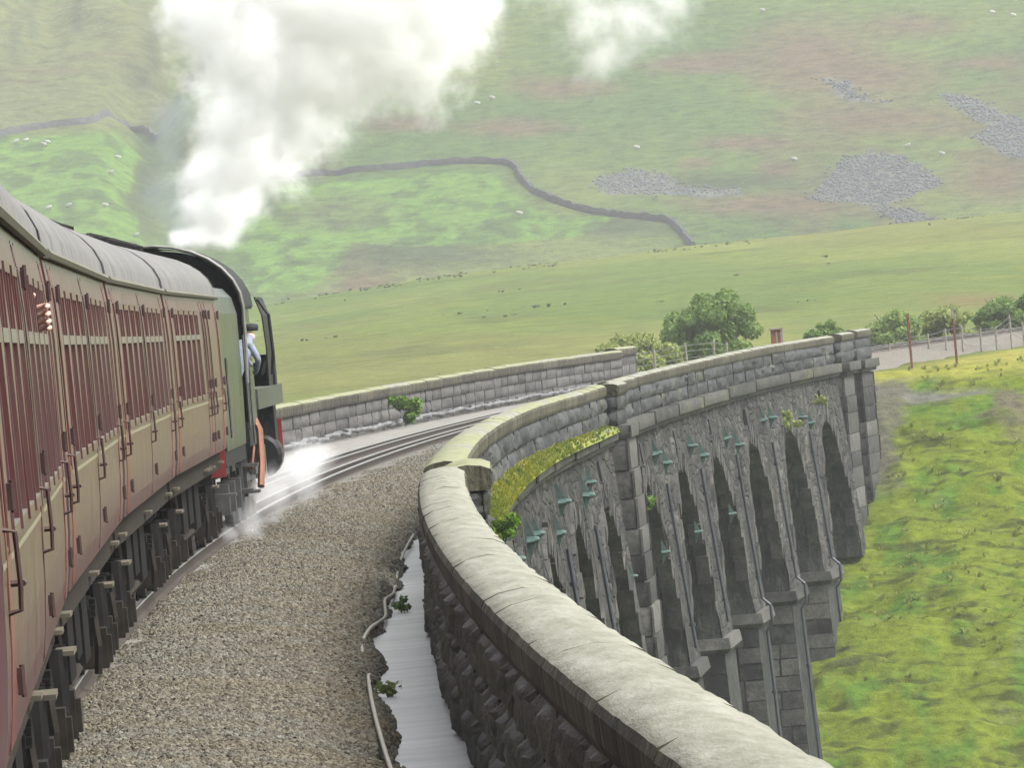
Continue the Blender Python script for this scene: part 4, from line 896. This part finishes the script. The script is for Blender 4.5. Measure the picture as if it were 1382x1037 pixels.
LEAF_D = leaf_mat('hawthorn_leaves', (.13, .25, .045), (.31, .45, .11), .45); LEAF_Y = leaf_mat('willow_leaves', (.27, .35, .08), (.50, .56, .18), .45); LEAF_M = leaf_mat('elder_leaves', (.20, .33, .07), (.43, .55, .17), .45)
BARK = simple('bark', (.09, .075, .055), .9, 0, .3, 8, .02); FERN = leaf_mat('fresh_weed', (.10, .24, .02), (.22, .36, .05))
GRASSB = leaf_mat('grass_blades', (.24, .29, .06), (.38, .41, .10), .35); RUSHB = leaf_mat('rush_blades', (.10, .12, .045), (.19, .20, .08)); MOSSM = leaf_mat('yellow_moss', (.07, .17, .02), (.46, .44, .06), .2, 1.1)
def leaves(centres, radii, n, size, seed, squash=.8):
    r = np.random.default_rng(seed); w_ = np.array(radii)**2; k = r.choice(len(centres), n, p=w_/w_.sum())
    d = r.normal(size=(n, 3)); d /= np.linalg.norm(d, axis=1)[:, None]
    rad = np.array(radii)[k]*(.55+.5*r.random(n)**.6); P = np.array(centres)[k] + d*rad[:, None]*np.array([1, 1, squash])
    u = r.normal(size=(n, 3)); u /= np.linalg.norm(u, axis=1)[:, None]; v = np.cross(u, d+r.normal(size=(n, 3))*.5); v /= np.linalg.norm(v, axis=1)[:, None]+1e-9
    sz = size*(.6+.8*r.random(n))[:, None]; V = np.stack([P-u*sz-v*sz*.2, P-v*sz*.55, P+u*sz, P+v*sz*.55], 1).reshape(-1, 3)
    return V, np.arange(4*n).reshape(-1, 4)
def tree(name, px, py_top, D, wid, hgt, mat, n, label, cat, seed, size=.11, group=None, stems=1):
    p = at(px, py_top, D); base = np.array([p[0], p[1], float(z_land(np.array(p[0]), np.array(p[1])))]); H_ = p[2]-base[2]
    r = np.random.default_rng(seed); t = tag(empty(name, base), label, cat, group); C_, R_ = [], []
    mb = MB(); th = H_-hgt*.55
    for sidx in range(stems):
        off = (r.random(2)-.5)*wid*.35*(stems > 1); mb.tube([(off[0]*.4, off[1]*.4, -.3), (off[0]*.8, off[1]*.8, max(.3, th*.5)), (off[0], off[1], max(.6, th))], [.12+.02*wid, .10+.01*wid, .08], 8)
        for q in range(7):
            a = q*2*math.pi/7+r.random()*.6; l = wid*.24*(.6+.6*r.random()); e = (off[0]+l*math.cos(a), off[1]+l*math.sin(a), th+hgt*(.05+.4*r.random())); mb.tube([(off[0], off[1], max(.5, th*.85)), ((off[0]+e[0])/2, (off[1]+e[1])/2, (th+e[2])/2+.1), e], [.06, .04, .015], 6)
    tub('trunk', mb, BARK, t)
    for q in range(44):
        a = r.random()*2*math.pi; rr = wid*.5*math.sqrt(r.random())*.85; zz = r.random(); k = 1-(rr/(wid*.5))**2*.55
        C_.append((rr*math.cos(a), rr*math.sin(a), H_-hgt + hgt*(.18+.72*zz*k))); R_.append(wid*(.07+.09*r.random()))
    C_.append((0, 0, H_-hgt*.42)); R_.append(wid*.30)
    V, F = leaves(C_, R_, n, size, seed); link('crown', npmesh('crown', V, F, mat), t); return t
tree('hawthorn_tree', 952, 386, 400, 5.0, 4.8, LEAF_D, 19000, 'round dark green tree standing alone behind the far end of the viaduct', 'tree', 1)
tree('willow_bush', 858, 434, 388, 4.2, 3.8, LEAF_Y, 11000, 'yellow-green bush left of the round dark tree', 'bush', 2, .12, stems=3)
tree('willow_bush', 818, 458, 384, 2.2, 2.6, LEAF_Y, 4500, 'low yellowish bush just beyond the end of the far parapet', 'bush', 12, .12, stems=3)
tree('hawthorn_bush', 1112, 426, 392, 2.1, 2.6, LEAF_D, 4500, 'small dark bush peeping over the parapet beside the end pier', 'bush', 3, .10, stems=2)
tree('elder_bush', 1205, 412, 446, 3.6, 3.0, LEAF_M, 7000, 'light green bush beyond the railway fence, right of the end pier', 'bush', 4, .12, stems=3)
tree('elder_bush', 1275, 404, 448, 3.2, 3.0, LEAF_Y, 6000, 'yellowish bush between the two rusty posts, behind the fence', 'bush', 5, .12, stems=3)
tree('hawthorn_bush', 1348, 394, 452, 3.6, 3.0, LEAF_D, 8000, 'dark green bush at the right edge behind the railway', 'bush', 6, .11, stems=2)
tree('hawthorn_bush', 1392, 386, 452, 2.6, 3.0, LEAF_D, 4000, 'dark bush cut off by the right edge of the picture', 'bush', 7, .11, stems=2)
# small plants
def plant(name, P, w_, h, n, mat, label, seed, size=.05, cat='plant'):
    t = tag(empty(name, P), label, cat); r = np.random.default_rng(seed)
    C_ = [((r.random()-.5)*w_, (r.random()-.5)*w_, h*(.25+.7*r.random())) for _ in range(9)]; V, F = leaves(C_, [w_*.22]*9, n, size, seed); link('leaves', npmesh('leaves', V, F, mat), t)
    mb = MB()
    for q in range(5): mb.tube([(0, 0, -.03), ((r.random()-.5)*w_*.5, (r.random()-.5)*w_*.5, h*.7)], .008, 5)
    tub('stem', mb, FERN, t)
plant('young_bush', W(248, -3.9, -.22), .75, .85, 900, FERN, 'bright green young bush growing beside the track at the far parapet', 21, .09)
plant('weed', W(96.5, 3.62, -.60), .22, .16, 160, FERN, 'small green weed on the grey walkway near the bend of the cable', 22, .03)
plant('weed', W(74.5, 3.45, -.60), .20, .12, 110, LEAF_M, 'mossy tuft on the near end of the grey walkway', 23, .03)
plant('weed', W(126, 3.62, -.60), .26, .2, 150, FERN, 'green weed where the walkway disappears under the parapet refuge', 26, .03)
plant('fern', W(221, 4.78, -2.9), .6, .5, 420, FERN, 'small fern growing out of the wall right of the middle pilaster', 24, .08)
plant('fern', W(296, 4.80, -2.2), .8, .8, 520, LEAF_Y, 'yellowish fern on the wall above one of the last arches', 25, .08)
plant('fern', W(312, 4.75, -1.6), .5, .5, 260, LEAF_Y, 'tiny fern high on the wall near the end pier', 27, .08)
plant('fern', W(104.6, 4.95, -.10), .40, .34, 420, FERN, 'green fern in the corner beneath the stone refuge of the near parapet', 28, .045)
# moss cushion on the string course
mb = MB(); ss = np.arange(104, 212, .35); n_ = 9; G = np.zeros((len(ss), n_, 3))
for i, s in enumerate(ss):
    thick = float(np.interp(s, [104, 112, 150, 185, 212], [.16, .20, .15, .09, .03])); nn = fbm(s*.9, 3.0, 4)
    for j in range(n_):
        u = j/(n_-1); G[i, j] = W(s, 4.46+.42*u+.05*(fbm(s*2, u*3)-.5), -.17+float(dz(s))-(.13*max(0, u-.6)/.4) + thick*(.35+1.1*nn)*math.sin(math.pi*min(u*1.15, 1))*(.7+.6*fbm(s*2.4, u*4+8)))
mb.quadgrid(G); moss = link('moss_cushion', mb.mesh('moss_cushion', MOSSM, True)); moss['kind'] = 'stuff'; moss['label'] = 'bright yellow-green moss cushion on the ledge below the parapet'
def tuft_mesh(name, mat, nb, h, spread, seed, wd=.02):
    r = np.random.default_rng(seed); V = []; F = []
    for q in range(nb):
        a = r.random()*6.28; l = h*(.6+.6*r.random()); b = np.array([math.cos(a), math.sin(a), 0])*spread*.3*r.random(); tip = b+np.array([math.cos(a), math.sin(a), 0])*spread*r.random()+np.array([0, 0, l]); mid = (b+tip)/2+np.array([0, 0, l*.18])
        sd = np.array([-math.sin(a), math.cos(a), 0])*wd; k = len(V); V += [b-sd, b+sd, mid+sd*.8, mid-sd*.8, tip]; F += [(k, k+1, k+2, k+3), (k+3, k+2, k+4, k+4)]
    me = bpy.data.meshes.new(name); me.from_pydata([tuple(v) for v in V], [], [f if f[2] != f[3] else f[:3] for f in F]); me.materials.append(mat); return me
setfloat(moss.data, 'dens', np.repeat(np.interp(ss, [104, 150, 212], [120, 60, 10]), n_)); scatter(moss, pool('moss_pool', [tuft_mesh('moss_tuft', MOSSM, 9, .06, .06, i, .010) for i in range(4)]), 'dens', .7, 1.5, 5, True)
gp = pool('grass_pool', [tuft_mesh('grass_tuft', GRASSB, 16, .18, .26, 40+i, .016) for i in range(5)])
def bank_density():
    S2, O2 = np.meshgrid(S_bank, O_bank, indexing='ij'); s, o = S2.ravel(), O2.ravel(); d = 1.2*sstep(4.6, 5.4, o)*sstep(300, 303, s)*(.25+1.5*np.clip(fbm(s*.7, o*.9, 3)-.3, 0, 1))
    return d*(1-np.clip(path_mask+rub_mask+side_mask, 0, 1))
setfloat(bank.data, 'dens', bank_density()); scatter(bank, gp, 'dens', .6, 1.35, 9, True)
# rushes along the crest and over the moor: one mass
r = np.random.default_rng(77); V = []; F = []; base = tuft_mesh('rush', RUSHB, 16, .45, .42, 99, .05); bv = np.array([v.co[:] for v in base.vertices]); bf = [tuple(p.vertices) for p in base.polygons]
def clump(x, y, z, k_):
    k = len(V); a = r.random()*6.28; ca_, sa_ = math.cos(a), math.sin(a)
    for v in bv: V.append((x+k_*1.5*(v[0]*ca_-v[1]*sa_), y+k_*1.5*(v[0]*sa_+v[1]*ca_), z-.05+k_*v[2]))
    for f in bf: F.append(tuple(k+i for i in f))
for q in range(90):
    if q < 70: D = 900+r.normal()*14; az = np.interp(r.choice([.048, .0535, .062, .0683, .0925, .094, .099, .125, .06, .073, .088])+r.normal()*.0013, [0, 1], [0, 1])
    else: D = 470+430*r.random(); az = .03+.11*r.random()
    x, y = CAMX+D*math.sin(az), D*math.cos(az); z = float(z_land(np.array(x), np.array(y)))
    for _ in range(5): clump(x+r.normal()*1.6, y+r.normal()*2.5, z-.12, .35+.4*r.random())
me = bpy.data.meshes.new('rush_clumps'); me.from_pydata(V, [], F); me.materials.append(RUSHB); rc_ = link('rush_clumps', me); rc_['kind'] = 'stuff'

# ================================================================== fences and posts beyond the viaduct
WOOD = simple('weathered_post_wood', (.30, .275, .22), .9, 0, .3, 5, .01); WIRE = simple('fence_wire', (.22, .22, .21), .6, .4, .2, 5); RUSTY = simple('rusty_iron', (.24, .085, .05), .85, .2, .5, 7, .01)
def fence(label, posts, D0, D1, hm, name='post_and_wire_fence', r_=.055):
    pts = []
    for i, (px, pyt) in enumerate(posts):
        D = D0+(D1-D0)*i/max(1, len(posts)-1); p = at(px, pyt, D); pts.append(p)
    t = tag(empty(name, pts[0]-np.array([0, 0, hm])), label, 'fence'); b0 = Vector(t.location)
    for p in pts:
        mb = MB(); mb.tube([Vector(p)-b0-Vector((0, 0, hm+.4)), Vector(p)-b0-Vector((0, 0, hm*.5)), Vector(p)-b0+Vector((random.uniform(-.03, .03), 0, 0))], [r_, r_*.95, r_*.9], 7); tub('post', mb, WOOD, t)
    for h in (.12, .4, .7, .95):
        if h > hm: continue
        mb = MB(); mb.tube([Vector(p)-b0-Vector((0, 0, h)) for p in pts], .012, 5); tub('wire', mb, WIRE, t)
fence('post and wire fence behind the parapet below the round tree', [(838, 478), (882, 471), (925, 463), (962, 459), (980, 462)], 362, 376, 2.0)
fence('line of thin fence posts beside the railway beyond the viaduct, right of the end pier', [(1173, 461), (1200, 464), (1226, 452), (1252, 450), (1275, 443), (1297, 439), (1322, 442), (1343, 440), (1362, 425), (1380, 434), (1404, 425)], 372, 420, 1.35)
for (px, y0_, y1_, D, lab, topc) in ((1228, 426, 497, 352, 'rust-red iron post standing in yellow grass, left one of two', RUSTY), (1289, 416, 495, 354, 'rusty iron post with pale top, right one of two in the grass', RUSTY)):
    a, b = at(px+3, y1_, D), at(px, y0_, D); zg = b[2]-(a[2]-.35); t = tag(empty('iron_post', (a[0], a[1], a[2]-.35)), lab, 'post')
    mb = MB(); mb.box(-.05, .05, -.01, .01, 0, zg); mb.box(-.05, -.035, -.01, .07, 0, zg); tub('angle_bar', mb, RUSTY, t)
    mb = MB(); mb.box(-.06, .06, -.02, .08, zg-.45 if px > 1250 else zg-.08, zg+.03); tub('cap', mb, WOOD if px > 1250 else RUSTY, t)
p = at(1047, 443, 366); t = tag(empty('trackside_cabinet', (p[0], p[1], p[2]-2.0)), 'small rust-red trackside cabinet with pale side above the parapet', 'cabinet')
mb = MB(); mb.box(-.24, .16, -.2, .2, 1.15, 1.93); tub('box', mb, RUSTY, t); mb = MB(); mb.box(.161, .27, -.22, .22, 1.1, 1.95); tub('side_panel', mb, WOOD, t); mb = MB(); mb.box(-.30, .32, -.26, .26, 1.93, 2.0); tub('lid', mb, WOOD, t); mb = MB(); mb.box(-.08, .08, -.08, .08, -.9, 1.15); tub('leg', mb, RUSTY, t)
mb = MB(); mb.box(-.05, .02, -.206, -.2, 1.25, 1.8); tub('door', mb, WOOD, t)

# ================================================================== on the fell
DRY = stone_mat('drystone_wall', (.03, .032, .033), (.075, .077, .077), (.14, .14, .138), scale=.8, bd=.08); SCR = stone_mat('scree_stone', (.06, .068, .078), (.12, .128, .142), (.19, .20, .215), scale=.25, bd=.05)
def drystone(label, px, hgt=1.5):
    P = [fell_on(*q) for q in px]; Q = []
    for a, b in zip(P[:-1], P[1:]):
        n = max(2, int(math.hypot(b[0]-a[0], b[1]-a[1])/1.1))
        Q += [(a[0]+(b[0]-a[0])*i/n, a[1]+(b[1]-a[1])*i/n) for i in range(n)]
    Q.append(P[-1]); Q = np.array(Q)
    for _ in range(6): Q[1:-1] = (Q[:-2]+2*Q[1:-1]+Q[2:])/4
    z = z_fell(Q[:, 0], Q[:, 1]); t = np.gradient(Q, axis=0); t /= np.linalg.norm(t, axis=1)[:, None]; nrm = np.stack([-t[:, 1], t[:, 0]], 1)
    base = np.array([Q[0, 0], Q[0, 1], z[0]]); G = np.zeros((len(Q), 6, 3))
    for j, (w_, h) in enumerate(((.55, -.5), (.42, .5*hgt), (.26, .93*hgt), (-.26, .93*hgt), (-.42, .5*hgt), (-.55, -.5))):
        jit = rng.normal(size=len(Q))*.09; G[:, j, :2] = Q+nrm*(w_+jit*.6)[:, None]; G[:, j, 2] = z+h+(jit*1.3 if 0 < h else 0)
    mb = MB(); mb.quadgrid(G-base); mb.poly((G[0]-base)[::-1]); mb.poly(G[-1]-base)
    o = mb.build('drystone_wall', DRY); o.location = base; return tag(o, label, 'wall')
drystone('dark drystone wall above the bright green field on the left of the fell', [(-40, 190), (0, 184), (60, 173), (120, 168), (172, 171), (196, 178), (212, 190)], 1.15)
drystone('long drystone wall across the fell behind the steam, turning down to the right', [(352, 242), (440, 238), (500, 232), (570, 224), (640, 221), (690, 222), (697, 229), (706, 246), (722, 262), (745, 272), (780, 284), (820, 291), (862, 297), (900, 299), (914, 308), (922, 318), (936, 334)], 1.1)
def scree(label, poly, n, smin, smax, seed):
    r = np.random.default_rng(seed); xs = [p[0] for p in poly]; ys = [p[1] for p in poly]; V = []; F = []
    bm = bmesh.new(); bmesh.ops.create_icosphere(bm, subdivisions=1, radius=1); bv = np.array([v.co[:] for v in bm.verts]); bf = np.array([[v.index for v in f.verts] for f in bm.faces]); bm.free()
    cnt = 0
    while cnt < n:
        x, y = r.uniform(min(xs), max(xs)), r.uniform(min(ys), max(ys))
        if not inpoly(np.array(x), np.array(y), poly): continue
        x += r.normal()*7*(r.random() < .5); y += r.normal()*2.5*(r.random() < .5); X_, Y_ = fell_on(x, y); Z_ = float(z_fell(np.array(X_), np.array(Y_))); sz = r.uniform(smin, smax); q = bv*(1+r.normal(size=(12, 1))*.22)*np.array([1.2, 1, .75])*sz if len(bv) == 12 else bv*(1+r.normal(size=(len(bv), 1))*.18)*sz
        a = r.random()*6.28; R_ = np.array([[math.cos(a), -math.sin(a), 0], [math.sin(a), math.cos(a), 0], [0, 0, 1]]); V.append(q@R_.T+np.array([X_, Y_, Z_+sz*.25])); F.append(bf+len(bv)*cnt); cnt += 1
    o = link('scree', npmesh('scree', np.concatenate(V), np.concatenate(F), SCR)); o['kind'] = 'stuff'; o['label'] = label
scree('pale grey patch of scree boulders low on the fell', [(1095, 268), (1140, 212), (1175, 205), (1225, 215), (1275, 248), (1250, 258), (1185, 275), (1110, 272)], 1900, .08, .34, 1)
scree('grey scree running off the right edge of the picture', [(1265, 128), (1310, 130), (1345, 150), (1420, 175), (1420, 218), (1370, 212), (1318, 188), (1335, 170)], 1600, .08, .34, 2)
scree('thin band of scree in the middle of the fell', [(800, 245), (850, 227), (890, 232), (920, 250), (1000, 255), (1000, 262), (900, 263), (820, 262)], 620, .08, .30, 3)
scree('small scree patch just above the moor crest', [(1175, 278), (1230, 282), (1262, 300), (1215, 304)], 300, .08, .32, 4)
scree('scattered boulders high on the fell', [(1105, 106), (1150, 112), (1160, 130), (1215, 138), (1150, 135)], 150, .08, .35, 5)
WOOL = simple('fleece', (.45, .435, .39), .95, 0, .12, 12, .02); SFACE = simple('sheep_face', (.12, .11, .10), .8)
J = [(0, -.38, .62), (0, 0, .66), (0, .36, .64), (0, .52, .74), (0, .66, .82), (0, .80, .74)] + [(x, y, z) for (x, y) in ((.13, .3), (-.13, .3), (.13, -.33), (-.13, -.33)) for z in (.36, .02)] + [(0, -.52, .55)]
sh = skinned('sheep', J, [(0, 1), (1, 2), (2, 3), (3, 4), (4, 5), (2, 6), (6, 7), (2, 8), (8, 9), (0, 10), (10, 11), (0, 12), (12, 13), (0, 14)], [.24, .28, .24, .13, .10, .055, .06, .04, .06, .04, .07, .04, .07, .04, .04], [WOOL, SFACE], None, lambda c: c.y > .62 or c.z < .3)
SHEEP = [(22, 195, 'field'), (35, 194, 'field'), (60, 198, 'field'), (65, 195, 'field'), (160, 216, 'field'), (150, 236, 'field'), (66, 285, 'field'), (93, 282, 'field'), (143, 281, 'field'), (184, 322, 'field'), (645, 143, 'hill'), (665, 136, 'hill'), (1073, 219, 'hill'), (1272, 211, 'hill'), (1340, 20, 'hill'), (1368, 24, 'hill'), (1030, 17, 'hill'), (1225, 200, 'hill'), (860, 203, 'hill'), (702, 292, 'hill')]
LB = {(22, 195): 'white sheep nearest the left edge just below the dark field wall', (35, 194): 'white sheep second from the left edge below the dark field wall', (60, 198): 'left of two sheep standing close together under the field wall', (65, 195): 'right of two sheep standing close together under the field wall', (160, 216): 'lone sheep near the right end of the left green field, upper one', (150, 236): 'lone sheep in the middle right of the left green field', (66, 285): 'sheep low in the left field, just above the coach roof', (93, 282): 'sheep low in the left field, middle one of three in a row', (143, 281): 'sheep low in the left field, right one of three in a row', (184, 322): 'sheep just above the train roof beside the smoke',
      (645, 143): 'left of a pair of sheep on the fell beneath the steam', (665, 136): 'right of a pair of sheep on the fell beneath the steam', (1073, 219): 'sheep beside a brown patch left of the scree', (1272, 211): 'sheep on the fell right of the largest scree patch', (1340, 20): 'left of two sheep high in the top right corner', (1368, 24): 'right of two sheep high in the top right corner', (1030, 17): 'sheep at the top of the fell right of the steam', (1225, 200): 'sheep just above the largest scree patch', (860, 203): 'sheep in the middle of the fell above the thin scree band', (702, 292): 'sheep in the green field beside the turning wall'}
for i, (px, py, _) in enumerate(SHEEP):
    o = sh if i == 0 else sh.copy()
    if i: COL.objects.link(o)
    x, y = fell_on(px, py); z = float(z_fell(np.array(x), np.array(y))); o.location = (x, y, z-.02); o.rotation_euler = (0, 0, random.choice([1.2, 1.7, -1.4, -1.8, 1.5])); tag(o, LB[(px, py)], 'sheep', 'sheep grazing on the fell')

# ================================================================== steam, smoke and air
def vapour(name, blobs, dens, col, scale, thr, gain, label, aniso=0.0, soft=.25):
    """hull of overlapping balls; inside, density follows the balls broken up by turbulence"""
    C_ = [(at(px, py, D), rp*1.25*D/FPX) for (px, py, rp, D) in blobs]
    bm = bmesh.new()
    for (c, r_) in C_: bmesh.ops.create_icosphere(bm, subdivisions=2, radius=r_*1.3, matrix=Matrix.Translation(Vector(c)))
    me = bpy.data.meshes.new(name); bm.to_mesh(me); bm.free(); ob = link(name, me)
    md = ob.modifiers.new('r', 'REMESH'); md.mode = 'VOXEL'; md.voxel_size = .16
    dg = bpy.context.evaluated_depsgraph_get(); dg.update(); m2 = bpy.data.meshes.new_from_object(ob.evaluated_get(dg)); ob.modifiers.clear(); ob.data = m2
    m = bpy.data.materials.new(name); m.use_nodes = True; t = m.node_tree; t.nodes.clear(); out = t.nodes.new('ShaderNodeOutputMaterial')
    pv = N(t, 'ShaderNodeVolumePrincipled'); pv.inputs['Color'].default_value = (*col, 1); pv.inputs['Anisotropy'].default_value = aniso; t.links.new(pv.outputs[0], out.inputs['Volume'])
    P = N(t, 'ShaderNodeNewGeometry').outputs['Position']; acc = None
    wn = N(t, 'ShaderNodeTexNoise', Scale=scale*.45, Detail=2.0); t.links.new(P, wn.inputs['Vector'])
    wv = t.nodes.new('ShaderNodeVectorMath'); wv.operation = 'MULTIPLY_ADD'; t.links.new(wn.outputs['Color'], wv.inputs[0]); wv.inputs[1].default_value = (.7, .7, .7); t.links.new(P, wv.inputs[2])
    for (c, r_) in C_:
        d = t.nodes.new('ShaderNodeVectorMath'); d.operation = 'DISTANCE'; t.links.new(wv.outputs[0], d.inputs[0]); d.inputs[1].default_value = tuple(c+.35)
        f = math_(t, 'SUBTRACT', 1.0, math_(t, 'DIVIDE', d.outputs['Value'], r_)); acc = f if acc is None else math_(t, 'SMOOTH_MAX', acc, f)
        if acc is not f: acc.node.inputs[2].default_value = .25
    ns = noise(t, wv.outputs[0], scale, 8, .66)
    nf = noise(t, wv.outputs[0], scale*3.2, 6, .7)
    k = math_(t, 'ADD', acc, math_(t, 'ADD', math_(t, 'MULTIPLY', math_(t, 'SUBTRACT', ns, .5), soft*7), math_(t, 'MULTIPLY', math_(t, 'SUBTRACT', nf, .5), soft*3)))
    k = math_(t, 'MULTIPLY', math_(t, 'SUBTRACT', k, thr, False), gain, True)
    t.links.new(math_(t, 'MULTIPLY', math_(t, 'MULTIPLY', k, k), dens), pv.inputs['Density']); m2.materials.clear(); m2.materials.append(m); ob['kind'] = 'stuff'; ob['label'] = label
    return ob
BIG = 1.3
vapour('steam_plume', [(262, 326, 26, 131), (240, 330, 18, 131), (292, 318, 34, 131), (282, 288, 42, 130), (300, 262, 55, 129), (322, 226, 66, 128), (352, 188, 78, 127), (335, 130, 75, 126), (395, 130, 88, 125), (330, 60, 90, 124), (430, 70, 110, 124), (520, 50, 95, 123), (560, 90, 70, 123), (600, 10, 80, 122), (440, -10, 120, 122), (300, 0, 80, 123), (560, -60, 120, 121), (380, -80, 120, 121)],
       3.6, (1, 1, 1), 1.4, .06, 1.6, 'billowing white plume of steam above the locomotive')
vapour('steam_plume', [(800, 35, 62, 119), (850, 25, 62, 119), (905, -5, 55, 119), (770, -20, 60, 119), (812, 85, 42, 119), (700, -45, 70, 120)], 2.0, (1, 1, 1), 1.1, .2, 1.2, 'thin wisp of steam drifting right of the main plume', soft=.33)
vapour('smoke_plume', [(252, 310, 38, 132), (238, 262, 42, 131), (230, 205, 42, 130), (238, 150, 36, 129)], .55, (.42, .48, .49), 1.0, .05, 1.6, 'bluish grey smoke left of the white steam')
vapour('cylinder_steam', [(356, 668, 40, 126), (395, 640, 46, 129), (330, 706, 34, 119), (425, 620, 36, 133), (312, 722, 16, 115)], 1.5, (1, 1, 1), 2.2, .10, 1.7, 'low wisps of steam leaking over the rails beside the engine wheels', soft=.2)
mb = MB(); mb.box(-1700, 2600, -60, 2600, -32, 330); hz = mb.build('haze', ()); hz['kind'] = 'stuff'
m = bpy.data.materials.new('haze'); m.use_nodes = True; t = m.node_tree; t.nodes.clear(); out = t.nodes.new('ShaderNodeOutputMaterial'); pv = N(t, 'ShaderNodeVolumePrincipled'); pv.inputs['Color'].default_value = (.93, .96, 1.0, 1); pv.inputs['Density'].default_value = .00015; pv.inputs['Anisotropy'].default_value = .0
t.links.new(pv.outputs[0], out.inputs['Volume']); hz.data.materials.append(m)
